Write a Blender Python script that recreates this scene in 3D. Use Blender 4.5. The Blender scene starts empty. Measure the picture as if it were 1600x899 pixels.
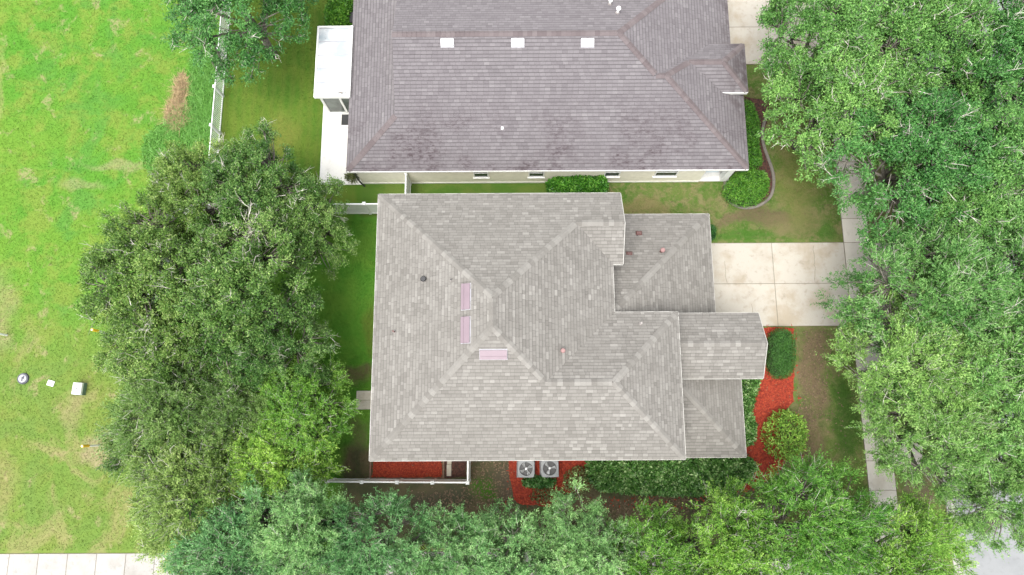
import bpy, math, random
import numpy as np
from mathutils import Vector, Matrix

random.seed(7)
rng = np.random.default_rng(11)
scn = bpy.context.scene
COL = scn.collection

# ------------------------------------------------------------------ camera
CAM_H = 39.0
F_PX = 1080.0                      # focal length in pixels of a 1600 px wide frame
TH, YAW, ROLL = math.radians(11.2), math.radians(0.5), math.radians(-0.8)
CAM_R = Matrix.Rotation(YAW, 3, 'Z') @ Matrix.Rotation(TH, 3, 'X') @ Matrix.Rotation(ROLL, 3, 'Z')
cam_data = bpy.data.cameras.new('camera')
cam_data.sensor_fit = 'HORIZONTAL'
cam_data.sensor_width = 36.0
cam_data.lens = F_PX / 1600.0 * 36.0
cam_data.clip_end = 2000.0
cam = bpy.data.objects.new('camera', cam_data)
COL.objects.link(cam)
cam.matrix_world = Matrix.Translation((0, 0, CAM_H)) @ CAM_R.to_4x4()
scn.camera = cam

# ------------------------------------------------------------------ sky, sun, exposure
SUN_EL = math.radians(70.0)
SUN_AZ = math.radians(-146.0)       # measured from +Y (up the picture) towards +X
world = bpy.data.worlds.new('World')
scn.world = world
world.use_nodes = True
wn = world.node_tree
wn.nodes.clear()
wo = wn.nodes.new('ShaderNodeOutputWorld')
wb = wn.nodes.new('ShaderNodeBackground')
wh = wn.nodes.new('ShaderNodeHueSaturation')
sky = wn.nodes.new('ShaderNodeTexSky')
sky.sky_type = 'NISHITA'
sky.sun_disc = False
sky.sun_elevation = SUN_EL
sky.sun_rotation = SUN_AZ
sky.dust_density = 3.0
wh.inputs['Saturation'].default_value = 0.15
wb.inputs['Strength'].default_value = 0.15
wn.links.new(sky.outputs[0], wh.inputs['Color'])
wn.links.new(wh.outputs[0], wb.inputs[0])
wn.links.new(wb.outputs[0], wo.inputs[0])
sd = bpy.data.lights.new('sun', 'SUN')
sd.energy = 1.15
sd.angle = math.radians(38.0)
sd.color = (1.0, 0.95, 0.86)
sun = bpy.data.objects.new('sun', sd)
COL.objects.link(sun)
SV = Vector((math.cos(SUN_EL) * math.sin(SUN_AZ), math.cos(SUN_EL) * math.cos(SUN_AZ), math.sin(SUN_EL)))
sun.rotation_euler = SV.to_track_quat('Z', 'Y').to_euler()
sun.location = SV * 60
scn.view_settings.view_transform = 'Standard'
scn.view_settings.look = 'None'
scn.view_settings.gamma = 1.0
scn.view_settings.use_curve_mapping = False
scn.view_settings.exposure = 1.58


def at(px, py, z=0.0):
    """World point at height z seen at a pixel of the photograph (survey helper)."""
    d = CAM_R @ Vector(((px - 800) / F_PX, -(py - 449.5) / F_PX, -1.0))
    t = (z - CAM_H) / d.z
    return Vector((d.x * t, d.y * t, z))


# ------------------------------------------------------------------ materials
def new_mat(name):
    m = bpy.data.materials.new(name)
    m.use_nodes = True
    nt = m.node_tree
    nt.nodes.clear()
    out = nt.nodes.new('ShaderNodeOutputMaterial')
    b = nt.nodes.new('ShaderNodeBsdfPrincipled')
    nt.links.new(b.outputs[0], out.inputs[0])
    return m, nt, b, out


def nd(nt, typ, **kw):
    n = nt.nodes.new(typ)
    for k, v in kw.items():
        setattr(n, k, v)
    return n


def noise(nt, vec, scale, detail=4.0, rough=0.55, dist=0.0):
    n = nd(nt, 'ShaderNodeTexNoise')
    n.inputs['Scale'].default_value = scale
    n.inputs['Detail'].default_value = detail
    n.inputs['Roughness'].default_value = rough
    n.inputs['Distortion'].default_value = dist
    if vec is not None:
        nt.links.new(vec, n.inputs['Vector'])
    return n.outputs['Fac']


def mrange(nt, val, a, b, c=0.0, d=1.0, smooth=True):
    n = nd(nt, 'ShaderNodeMapRange')
    n.interpolation_type = 'SMOOTHSTEP' if smooth else 'LINEAR'
    nt.links.new(val, n.inputs[0])
    for i, v in enumerate((a, b, c, d)):
        n.inputs[i + 1].default_value = v
    return n.outputs[0]


def math_n(nt, op, a, b=None):
    n = nd(nt, 'ShaderNodeMath', operation=op)
    for i, v in enumerate((a, b)):
        if v is None:
            continue
        if isinstance(v, (int, float)):
            n.inputs[i].default_value = v
        else:
            nt.links.new(v, n.inputs[i])
    return n.outputs[0]


def mixc(nt, fac, a, b, blend='MIX'):
    n = nd(nt, 'ShaderNodeMix', data_type='RGBA', blend_type=blend)
    for i, v in ((0, fac), (6, a), (7, b)):
        if isinstance(v, (int, float)):
            n.inputs[i].default_value = v
        elif isinstance(v, tuple):
            n.inputs[i].default_value = (v[0], v[1], v[2], 1.0)
        else:
            nt.links.new(v, n.inputs[i])
    return n.outputs[2]


def pos(nt):
    return nd(nt, 'ShaderNodeNewGeometry').outputs['Position']


def bump(nt, b, height, strength, dist=0.02):
    n = nd(nt, 'ShaderNodeBump')
    n.inputs['Strength'].default_value = strength
    n.inputs['Distance'].default_value = dist
    nt.links.new(height, n.inputs['Height'])
    nt.links.new(n.outputs[0], b.inputs['Normal'])


def simple_mat(name, col, rough=0.6, var=0.12, scale=6.0, metal=0.0, dark=None, bmp=0.15):
    m, nt, b, _ = new_mat(name)
    p = pos(nt)
    f = noise(nt, p, scale, 5.0)
    d = dark or tuple(c * (1 - var * 2) for c in col)
    c = mixc(nt, mrange(nt, f, 0.35, 0.65), d, col)
    nt.links.new(c, b.inputs['Base Color'])
    b.inputs['Roughness'].default_value = rough
    b.inputs['Metallic'].default_value = metal
    if bmp:
        bump(nt, b, noise(nt, p, scale * 6, 3.0), bmp, 0.01)
    return m


def concrete_mat(name, col, stain, dark, scale=0.55, amount=(0.45, 0.68), k=0.78):
    col, stain, dark = (tuple(x * k for x in c_) for c_ in (col, stain, dark))
    m, nt, b, _ = new_mat(name)
    p = pos(nt)
    oi = nd(nt, 'ShaderNodeObjectInfo')
    big = noise(nt, p, scale, 6.0, 0.62, 0.1)
    mid = noise(nt, p, scale * 4.5, 5.0, 0.65, 0.2)
    fine = noise(nt, p, 22.0, 4.0, 0.7)
    c = mixc(nt, mrange(nt, big, amount[0], amount[1]), col, stain)
    c = mixc(nt, math_n(nt, 'MULTIPLY', mrange(nt, mid, 0.52, 0.75), 0.55), c, dark)
    c = mixc(nt, math_n(nt, 'MULTIPLY', mrange(nt, fine, 0.5, 0.8), 0.25), c, dark)
    g = mrange(nt, oi.outputs['Random'], 0, 1, 0.90, 1.06, False)
    gc = nd(nt, 'ShaderNodeCombineColor')
    for i in range(3):
        nt.links.new(g, gc.inputs[i])
    c = mixc(nt, 1.0, c, gc.outputs[0], 'MULTIPLY')
    nt.links.new(c, b.inputs['Base Color'])
    b.inputs['Roughness'].default_value = 0.85
    bump(nt, b, fine, 0.25, 0.01)
    return m


def shingle_mat(name, stops, grime=None, per_object=False, band_k=0.55):
    """Colour of each shingle from the attribute 'tint' (or per cap from the object)."""
    stops = [(q, tuple(x * 0.79 for x in c_)) for q, c_ in stops]
    m, nt, b, _ = new_mat(name)
    p = pos(nt)
    if per_object:
        src = nd(nt, 'ShaderNodeObjectInfo').outputs['Random']
    else:
        src = nd(nt, 'ShaderNodeAttribute', attribute_name='tint').outputs['Fac']
    r = nd(nt, 'ShaderNodeValToRGB')
    el = r.color_ramp.elements
    while len(el) < len(stops):
        el.new(0.5)
    for e, (q, c) in zip(el, stops):
        e.position = q
        e.color = (c[0], c[1], c[2], 1)
    nt.links.new(src, r.inputs[0])
    c = r.outputs[0]
    if not per_object:
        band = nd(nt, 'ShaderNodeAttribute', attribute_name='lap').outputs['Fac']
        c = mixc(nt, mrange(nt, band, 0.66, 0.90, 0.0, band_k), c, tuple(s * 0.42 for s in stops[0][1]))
    gr = noise(nt, p, 34.0, 3.0, 0.8)
    c = mixc(nt, mrange(nt, gr, 0.3, 0.7, 0.0, 0.30), c, tuple(s * 0.55 for s in stops[0][1]))
    wide = noise(nt, p, 0.28, 3.0, 0.5)
    c = mixc(nt, mrange(nt, wide, 0.35, 0.7, 0.0, 0.28), c, stops[0][1])
    if grime:
        c = grime(nt, p, c)
    nt.links.new(c, b.inputs['Base Color'])
    b.inputs['Roughness'].default_value = 0.92
    bump(nt, b, gr, 0.35, 0.01)
    return m


def grime_b(nt, p, c):
    """Dark algae streaks in patches on the lower courses of the old roof."""
    sep = nd(nt, 'ShaderNodeSeparateXYZ')
    nt.links.new(p, sep.inputs[0])
    low = mrange(nt, sep.outputs['Y'], 18.2, 14.4)
    patch = mrange(nt, noise(nt, p, 0.36, 4.0, 0.6), 0.42, 0.60)
    sc = nd(nt, 'ShaderNodeVectorMath', operation='MULTIPLY')
    nt.links.new(p, sc.inputs[0])
    sc.inputs[1].default_value = (3.2, 7.0, 7.0)
    st = mrange(nt, noise(nt, sc.outputs[0], 1.0, 5.0, 0.7), 0.47, 0.62)
    f = math_n(nt, 'MULTIPLY', math_n(nt, 'MULTIPLY', low, patch), st)
    c = mixc(nt, math_n(nt, 'MULTIPLY', math_n(nt, 'MULTIPLY', low, patch), 0.30), c, (0.070, 0.052, 0.062))
    c = mixc(nt, math_n(nt, 'MULTIPLY', f, 0.85), c, (0.042, 0.030, 0.034))
    e1 = math_n(nt, 'MULTIPLY', mrange(nt, sep.outputs['X'], 11.6, 12.9), mrange(nt, sep.outputs['Y'], 15.8, 18.2))
    e1 = math_n(nt, 'MULTIPLY', e1, mrange(nt, noise(nt, p, 1.6, 4.0, 0.6), 0.40, 0.60))
    return mixc(nt, math_n(nt, 'MULTIPLY', e1, 0.7), c, (0.045, 0.032, 0.034))


def leaf_mat(name, dark, light, tip, trans=0.28, rough=0.5):
    m, nt, b, out = new_mat(name)
    a = nd(nt, 'ShaderNodeAttribute', attribute_name='tint').outputs['Fac']
    oi = nd(nt, 'ShaderNodeObjectInfo').outputs['Random']
    r = nd(nt, 'ShaderNodeValToRGB')
    el = r.color_ramp.elements
    el.new(0.5)
    for e, q, c in zip(el, (0.0, 0.55, 1.0), (dark, light, tip)):
        e.position = q
        e.color = (c[0], c[1], c[2], 1)
    nt.links.new(a, r.inputs[0])
    hs = nd(nt, 'ShaderNodeHueSaturation')
    nt.links.new(r.outputs[0], hs.inputs['Color'])
    nt.links.new(mrange(nt, oi, 0, 1, 0.484, 0.518, False), hs.inputs['Hue'])
    nt.links.new(mrange(nt, oi, 0, 1, 1.24, 0.80, False), hs.inputs['Value'])
    nt.links.new(hs.outputs[0], b.inputs['Base Color'])
    b.inputs['Roughness'].default_value = rough
    b.inputs['Specular IOR Level'].default_value = 0.35
    tr = nd(nt, 'ShaderNodeBsdfTranslucent')
    nt.links.new(hs.outputs[0], tr.inputs[0])
    mx = nd(nt, 'ShaderNodeMixShader')
    mx.inputs[0].default_value = trans
    nt.links.new(b.outputs[0], mx.inputs[1])
    nt.links.new(tr.outputs[0], mx.inputs[2])
    nt.links.new(mx.outputs[0], out.inputs[0])
    return m


def ground_mat(name):
    """Lawns, weeds and bare earth of the lots, laid out over world positions."""
    m, nt, b, _ = new_mat(name)
    p = pos(nt)
    warp = nd(nt, 'ShaderNodeTexNoise')
    warp.inputs['Scale'].default_value = 0.55
    warp.inputs['Detail'].default_value = 5.0
    nt.links.new(p, warp.inputs['Vector'])
    off = nd(nt, 'ShaderNodeVectorMath', operation='SUBTRACT')
    nt.links.new(warp.outputs['Color'], off.inputs[0])
    off.inputs[1].default_value = (0.5, 0.5, 0.5)
    mul = nd(nt, 'ShaderNodeVectorMath', operation='SCALE')
    nt.links.new(off.outputs[0], mul.inputs[0])
    mul.inputs['Scale'].default_value = 2.2
    add = nd(nt, 'ShaderNodeVectorMath', operation='ADD')
    nt.links.new(p, add.inputs[0])
    nt.links.new(mul.outputs[0], add.inputs[1])
    pw = add.outputs[0]
    sp = nd(nt, 'ShaderNodeSeparateXYZ')
    nt.links.new(p, sp.inputs[0])
    sw = nd(nt, 'ShaderNodeSeparateXYZ')
    nt.links.new(pw, sw.inputs[0])
    n1 = noise(nt, p, 0.13, 5.0, 0.6, 0.9)
    n2 = noise(nt, p, 0.62, 6.0, 0.62, 0.3)
    n3 = noise(nt, p, 5.5, 6.0, 0.72)
    n4 = noise(nt, p, 24.0, 3.0, 0.7)
    # the open field: lime green, yellow green and blue green drifts
    c = mixc(nt, mrange(nt, n1, 0.36, 0.62), FIELD[0], FIELD[1])
    c = mixc(nt, mrange(nt, n2, 0.45, 0.62, 0, 0.85), c, FIELD[2])
    n5 = noise(nt, p, 0.34, 5.0, 0.6, 0.8)
    c = mixc(nt, mrange(nt, n5, 0.50, 0.66, 0, 0.8), c, FIELD[5])
    c = mixc(nt, mrange(nt, n3, 0.50, 0.75, 0, 0.55), c, FIELD[3])
    south = mrange(nt, sp.outputs['Y'], 9.0, 2.0, 0, 0.55)
    c = mixc(nt, south, c, FIELD[4])
    bare = math_n(nt, 'MULTIPLY', mrange(nt, noise(nt, p, 0.95, 6.0, 0.6, 0.5), 0.565, 0.68), mrange(nt, n3, 0.36, 0.55))
    c = mixc(nt, math_n(nt, 'MULTIPLY', bare, 0.62), c, (0.36, 0.30, 0.17))
    dry = math_n(nt, 'MULTIPLY', mrange(nt, noise(nt, p, 0.45, 6.0, 0.66, 0.9), 0.50, 0.66), south)
    c = mixc(nt, math_n(nt, 'MULTIPLY', dry, 1.1), c, (0.30, 0.27, 0.12))

    def box(x0, x1, y0, y1, s=0.5, src=sw):
        fx = math_n(nt, 'MULTIPLY', mrange(nt, src.outputs['X'], x0 - s, x0 + s), mrange(nt, src.outputs['X'], x1 + s, x1 - s))
        fy = math_n(nt, 'MULTIPLY', mrange(nt, src.outputs['Y'], y0 - s, y0 + s), mrange(nt, src.outputs['Y'], y1 + s, y1 - s))
        return math_n(nt, 'MULTIPLY', fx, fy)

    def blend(c, mask, col, k=1.0):
        return mixc(nt, math_n(nt, 'MULTIPLY', mask, k), c, col)

    # neighbour's mown back yard with stripes
    st = nd(nt, 'ShaderNodeTexWave')
    st.inputs['Scale'].default_value = 0.55
    st.inputs['Distortion'].default_value = 2.5
    st.inputs['Detail'].default_value = 3.0
    nt.links.new(p, st.inputs['Vector'])
    yard = mixc(nt, mrange(nt, n2, 0.35, 0.65), (0.075, 0.165, 0.018), (0.120, 0.195, 0.025))
    yard = mixc(nt, math_n(nt, 'MULTIPLY', st.outputs['Fac'], 0.32), yard, (0.145, 0.180, 0.035))
    c = mixc(nt, box(-17.5, -8.0, 12.2, 60, 0.12, sp), c, yard)
    c = mixc(nt, box(-9.0, 11.0, 11.0, 14.6, 0.2, sp), c, mixc(nt, mrange(nt, n2, 0.4, 0.6), (0.075, 0.155, 0.022), (0.11, 0.17, 0.032)))
    # back yard of the near house: deep green
    ay = mixc(nt, mrange(nt, n2, 0.35, 0.65), (0.085, 0.255, 0.026), (0.130, 0.285, 0.034))
    c = mixc(nt, box(-19.8, -6.0, -6.4, 12.0, 0.12, sp), c, ay)
    # front lawns: thin grass over brown soil
    fl = mixc(nt, mrange(nt, n2, 0.36, 0.62), (0.070, 0.145, 0.022), (0.130, 0.175, 0.045))
    fl = mixc(nt, mrange(nt, noise(nt, p, 1.3, 6.0, 0.68, 0.6), 0.46, 0.62, 0, 0.75), fl, (0.215, 0.185, 0.090))
    fl = mixc(nt, mrange(nt, n3, 0.48, 0.66, 0, 0.6), fl, (0.220, 0.200, 0.100))
    fl = mixc(nt, mrange(nt, noise(nt, p, 2.6, 5.0, 0.7, 0.3), 0.58, 0.70, 0, 0.7), fl, (0.105, 0.080, 0.055))
    c = mixc(nt, box(5.0, 60, -60, 60, 0.3, sp), c, fl)
    # earth under the street trees to the south
    so = mixc(nt, mrange(nt, n2, 0.40, 0.60), (0.085, 0.088, 0.045), (0.140, 0.115, 0.065))
    so = mixc(nt, mrange(nt, n3, 0.55, 0.70, 0, 0.7), so, (0.085, 0.150, 0.030))
    c = mixc(nt, box(-9.5, 13.5, -6.5, -1.0, 0.5, sw), c, so)
    # worn places: (x, y, rx, ry, colour, strength)
    for (x, y, rx, ry, col, k) in WORN:
        mp = nd(nt, 'ShaderNodeVectorMath', operation='SUBTRACT')
        nt.links.new(pw, mp.inputs[0])
        mp.inputs[1].default_value = (x, y, 0)
        ms = nd(nt, 'ShaderNodeVectorMath', operation='MULTIPLY')
        nt.links.new(mp.outputs[0], ms.inputs[0])
        ms.inputs[1].default_value = (1 / rx, 1 / ry, 0)
        ln = nd(nt, 'ShaderNodeVectorMath', operation='LENGTH')
        nt.links.new(ms.outputs[0], ln.inputs[0])
        mask = math_n(nt, 'MULTIPLY', mrange(nt, ln.outputs['Value'], 1.15, 0.45), mrange(nt, n3, 0.28, 0.55, 0.35, 1.0))
        c = blend(c, mask, col, k)
    c = mixc(nt, mrange(nt, n4, 0.40, 0.75, 0.0, 0.22), c, (0.040, 0.070, 0.016))
    c = mixc(nt, 1.0, c, (0.78, 0.78, 0.78), 'MULTIPLY')
    nt.links.new(c, b.inputs['Base Color'])
    b.inputs['Roughness'].default_value = 0.95
    b.inputs['Specular IOR Level'].default_value = 0.15
    h = math_n(nt, 'ADD', math_n(nt, 'MULTIPLY', n3, 0.6), math_n(nt, 'MULTIPLY', n4, 0.6))
    bump(nt, b, h, 0.30, 0.06)
    return m


FIELD = [(0.088, 0.255, 0.026), (0.136, 0.272, 0.032), (0.182, 0.268, 0.044), (0.066, 0.190, 0.022), (0.178, 0.215, 0.055), (0.088, 0.245, 0.038)]
BROWN = (0.165, 0.120, 0.075)
GREENP = (0.060, 0.170, 0.015)
WORN = [
    (-23.4, 15.5, 2.4, 0.40, (0.34, 0.29, 0.17), 0.50), (-25.6, 14.0, 1.6, 0.5, (0.34, 0.29, 0.17), 0.42),
    (-29.5, 6.5, 1.2, 3.0, (0.33, 0.27, 0.15), 0.45), (-28.5, -3.5, 1.6, 2.4, (0.30, 0.25, 0.12), 0.5),
    (-23.0, -1.2, 0.9, 0.9, (0.34, 0.27, 0.17), 0.7), (-24.5, 0.8, 0.7, 1.5, (0.32, 0.26, 0.15), 0.45),
    (-31.5, 19.0, 0.5, 5.0, (0.30, 0.30, 0.12), 0.5), (-20.0, 16.6, 1.5, 2.5, (0.060, 0.235, 0.035), 0.7),
    (-19.0, 20.0, 1.1, 3.2, (0.060, 0.235, 0.035), 0.7), (-20.3, 19.2, 0.7, 1.9, (0.40, 0.30, 0.15), 0.95),
    (-14.0, 17.0, 1.2, 1.6, (0.22, 0.22, 0.05), 0.5), (-8.9, 2.9, 1.2, 0.7, BROWN, 0.8), (-8.6, -0.3, 0.7, 1.2, BROWN, 0.6),
    (-7.8, 5.5, 0.9, 2.0, (0.14, 0.15, 0.03), 0.6),
    (12.9, 11.6, 1.3, 0.5, BROWN, 0.8), (14.8, 12.0, 1.6, 0.8, (0.13, 0.095, 0.06), 0.85), (7.5, 12.2, 2.2, 0.7, (0.19, 0.16, 0.07), 0.7),
    (16.2, 11.6, 2.2, 1.0, (0.19, 0.16, 0.08), 0.6), (16.8, 14.5, 1.6, 3.5, (0.17, 0.18, 0.05), 0.6),
    (16.8, 3.0, 0.9, 3.4, (0.19, 0.135, 0.085), 0.9), (16.1, -0.8, 0.9, 2.2, (0.19, 0.135, 0.085), 0.8), (15.3, -2.6, 1.6, 0.8, (0.17, 0.12, 0.075), 0.85),
    (18.3, 0.3, 0.9, 2.8, (0.045, 0.110, 0.016), 0.9), (18.4, 10.8, 0.8, 0.7, (0.055, 0.15, 0.02), 0.7), (12.8, 10.6, 3.0, 0.35, (0.06, 0.16, 0.02), 0.8),
    (-1.6, -3.4, 0.8, 0.8, GREENP, 0.9), (2.3, -4.5, 0.9, 0.7, GREENP, 0.8), (-0.7, -3.2, 0.8, 1.6, (0.12, 0.095, 0.07), 0.9),
    (-4.8, -4.2, 3.0, 0.9, (0.085, 0.080, 0.055), 0.8), (6.0, -4.2, 4.0, 0.6, (0.19, 0.135, 0.085), 0.8), (22.0, -4.0, 0.9, 2.0, (0.17, 0.13, 0.09), 0.8),
    (21.6, 10.9, 0.8, 0.9, (0.14, 0.10, 0.08), 0.8),
]
M = {}
M['ground'] = ground_mat('lawn_and_soil')
M['conc_warm'] = concrete_mat('driveway_concrete', (0.50, 0.465, 0.405), (0.40, 0.345, 0.265), (0.27, 0.225, 0.165))
M['conc_path'] = concrete_mat('path_concrete', (0.64, 0.60, 0.53), (0.56, 0.51, 0.43), (0.40, 0.36, 0.29), 0.8)
M['conc_white'] = concrete_mat('sidewalk_concrete', (0.41, 0.395, 0.375), (0.35, 0.335, 0.31), (0.25, 0.24, 0.22), 0.8)
M['conc_patio'] = concrete_mat('patio_concrete', (0.80, 0.79, 0.76), (0.74, 0.72, 0.68), (0.55, 0.53, 0.50), 0.9, (0.5, 0.75))
M['conc_grey'] = concrete_mat('paver_concrete', (0.60, 0.57, 0.49), (0.50, 0.46, 0.37), (0.34, 0.31, 0.25), 1.5)
M['edge'] = concrete_mat('aged_edging_concrete', (0.20, 0.18, 0.155), (0.15, 0.135, 0.115), (0.09, 0.08, 0.07), 1.5)
M['joint'] = simple_mat('joint_filler', (0.19, 0.165, 0.125), 0.95)
M['asphalt'] = concrete_mat('asphalt', (0.285, 0.295, 0.305), (0.25, 0.26, 0.27), (0.19, 0.195, 0.20), 0.7)
M['mulch'] = simple_mat('red_mulch', (0.31, 0.036, 0.013), 0.9, scale=9.0, dark=(0.17, 0.015, 0.007), bmp=0.8)
M['mulch_dark'] = simple_mat('old_mulch', (0.085, 0.035, 0.025), 0.95, scale=9.0, dark=(0.035, 0.018, 0.014), bmp=0.8)
M['chip'] = simple_mat('mulch_chip', (0.37, 0.056, 0.020), 0.9, scale=13.0, dark=(0.19, 0.019, 0.008), bmp=0)
M['litter'] = simple_mat('dry_leaf_litter', (0.20, 0.14, 0.085), 0.95, scale=9.0, dark=(0.08, 0.055, 0.035), bmp=0)
A_ST = [(0.0, (0.172, 0.161, 0.147)), (0.35, (0.217, 0.205, 0.188)), (0.7, (0.258, 0.245, 0.226)), (1.0, (0.335, 0.321, 0.298))]
B_ST = [(0.0, (0.142, 0.128, 0.138)), (0.4, (0.178, 0.162, 0.173)), (0.75, (0.203, 0.187, 0.198)), (1.0, (0.240, 0.224, 0.233))]
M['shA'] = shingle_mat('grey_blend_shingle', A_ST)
M['capA'] = shingle_mat('grey_blend_cap', [(0.0, (0.180, 0.169, 0.154)), (0.5, (0.240, 0.228, 0.210)), (1.0, (0.300, 0.288, 0.267))], None, True)
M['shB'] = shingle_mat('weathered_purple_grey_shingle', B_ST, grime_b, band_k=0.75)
M['capB'] = shingle_mat('weathered_purple_grey_cap', [(0.0, (0.128, 0.103, 0.107)), (0.5, (0.156, 0.128, 0.132)), (1.0, (0.182, 0.154, 0.158))], None, True)
M['deck'] = simple_mat('roof_underlay', (0.10, 0.095, 0.09), 0.95)
M['white'] = simple_mat('white_trim', (0.78, 0.78, 0.76), 0.45, 0.05, 2.0, bmp=0.05)
M['drip'] = simple_mat('drip_edge', (0.40, 0.39, 0.365), 0.5, 0.05, 2.0, bmp=0)
M['dripB'] = simple_mat('dark_drip_edge', (0.13, 0.115, 0.12), 0.5, 0.05, 2.0, bmp=0)
M['vinyl'] = simple_mat('white_vinyl', (0.80, 0.81, 0.81), 0.35, 0.05, 1.5, dark=(0.70, 0.71, 0.70), bmp=0.05)
M['alu'] = simple_mat('white_aluminium_panel', (0.56, 0.57, 0.58), 0.4, 0.1, 0.9, dark=(0.30, 0.345, 0.375), bmp=0.05)
M['stuccoA'] = simple_mat('beige_stucco', (0.50, 0.45, 0.37), 0.9, 0.06, 4.0, bmp=0.4)
M['stuccoB'] = simple_mat('cream_stucco', (0.74, 0.71, 0.59), 0.9, 0.04, 3.0, bmp=0.4)
M['bluewall'] = simple_mat('blue_shaded_wall', (0.55, 0.63, 0.68), 0.8, 0.05, 3.0)  # bluish-white shading of the porch recess put into the wall colour
M['glass'] = simple_mat('dark_window_glass', (0.045, 0.055, 0.060), 0.08, 0.2, 2.0, bmp=0)
M['screen'] = simple_mat('green_tinted_glass', (0.10, 0.125, 0.105), 0.12, 0.25, 1.5, bmp=0)
M['pink'] = simple_mat('pinkish_vent_metal', (0.180, 0.132, 0.156), 0.5, 0.04, 2.0, bmp=0.05)
M['pinkdark'] = simple_mat('vent_shadow_gap', (0.10, 0.075, 0.11), 0.6, bmp=0)
M['ventwhite'] = simple_mat('pale_vent_flange', (0.34, 0.34, 0.37), 0.5, 0.04, 2.0, bmp=0)
M['rustpipe'] = simple_mat('red_brown_pipe', (0.11, 0.050, 0.045), 0.5, 0.1, 8.0)
M['lead'] = simple_mat('lead_boot', (0.34, 0.31, 0.30), 0.5, 0.1, 8.0)
M['pinkcap'] = simple_mat('faded_pink_cap', (0.24, 0.135, 0.13), 0.5, 0.05, 8.0)
M['black'] = simple_mat('black_plastic', (0.020, 0.020, 0.022), 0.4, 0.1, 5.0, bmp=0)
M['acgrey'] = simple_mat('grey_painted_steel', (0.20, 0.21, 0.22), 0.45, 0.05, 4.0, bmp=0.05)
M['acpad'] = simple_mat('grey_plastic_pad', (0.24, 0.24, 0.25), 0.8, 0.1, 4.0)
M['blade'] = simple_mat('aluminium_blade', (0.45, 0.46, 0.47), 0.35, 0.05, 4.0, 0.2, bmp=0)
M['yellow'] = simple_mat('yellow_plastic', (0.80, 0.47, 0.02), 0.4, 0.05, 4.0, bmp=0)
M['green_box'] = simple_mat('utility_green', (0.12, 0.20, 0.15), 0.6, 0.1, 4.0, bmp=0)
M['darkring'] = simple_mat('dark_ring', (0.085, 0.09, 0.11), 0.7, 0.2, 6.0)
M['timber'] = simple_mat('weathered_timber', (0.20, 0.13, 0.09), 0.9, 0.2, 7.0)
M['bark'] = simple_mat('grey_bark', (0.17, 0.155, 0.13), 0.9, 0.2, 5.0, dark=(0.09, 0.08, 0.065), bmp=0.5)
M['twig'] = simple_mat('pale_twig', (0.58, 0.56, 0.50), 0.9, 0.1, 5.0, dark=(0.27, 0.25, 0.21), bmp=0)
M['straw'] = simple_mat('dry_straw', (0.42, 0.31, 0.17), 0.95, 0.2, 5.0, bmp=0)
M['leaf_oak'] = leaf_mat('dark_oak_leaf', (0.030, 0.088, 0.014), (0.115, 0.230, 0.042), (0.320, 0.440, 0.140))
M['leaf_olive'] = leaf_mat('olive_leaf', (0.056, 0.124, 0.026), (0.155, 0.270, 0.060), (0.320, 0.435, 0.145))
M['leaf_weed'] = leaf_mat('weed_leaf', (0.090, 0.240, 0.040), (0.120, 0.310, 0.055), (0.190, 0.400, 0.090))
M['leaf_mid'] = leaf_mat('mid_green_leaf', (0.034, 0.115, 0.024), (0.105, 0.265, 0.056), (0.225, 0.425, 0.115))
M['leaf_lime'] = leaf_mat('yellow_green_leaf', (0.058, 0.160, 0.034), (0.175, 0.355, 0.082), (0.365, 0.560, 0.190))
M['leaf_blue'] = leaf_mat('grey_green_leaf', (0.078, 0.195, 0.064), (0.225, 0.445, 0.150), (0.420, 0.620, 0.260))
M['leaf_grass'] = leaf_mat('bright_green_leaf', (0.055, 0.160, 0.022), (0.165, 0.355, 0.046), (0.335, 0.520, 0.110))
M['leaf_hedge'] = leaf_mat('glossy_hedge_leaf', (0.026, 0.085, 0.016), (0.092, 0.225, 0.045), (0.340, 0.470, 0.210), 0.2, 0.35)
M['leaf_vivid'] = leaf_mat('vivid_shrub_leaf', (0.035, 0.120, 0.012), (0.100, 0.270, 0.025), (0.230, 0.420, 0.060), 0.25, 0.4)
M['leaf_trim'] = leaf_mat('clipped_shrub_leaf', (0.018, 0.070, 0.014), (0.042, 0.145, 0.026), (0.090, 0.220, 0.045), 0.2, 0.5)
M['leaf_brown'] = leaf_mat('bronze_shrub_leaf', (0.060, 0.075, 0.024), (0.140, 0.150, 0.055), (0.190, 0.270, 0.090), 0.2, 0.5)


# ------------------------------------------------------------------ object helpers
def tag(o, label=None, cat=None, group=None, kind=None):
    if label: o['label'] = label
    if cat: o['category'] = cat
    if group: o['group'] = group
    if kind: o['kind'] = kind
    return o


def obj_from(name, me, parent=None, mat=None):
    o = bpy.data.objects.new(name, me)
    COL.objects.link(o)
    if parent is not None:
        o.parent = parent
    if mat is not None and me is not None and not me.materials:
        me.materials.append(mat)
    return o


def empty(name, loc=(0, 0, 0), rz=0.0):
    o = bpy.data.objects.new(name, None)
    COL.objects.link(o)
    o.location = loc
    o.rotation_euler = (0, 0, rz)
    o.empty_display_size = 0.3
    return o


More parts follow.
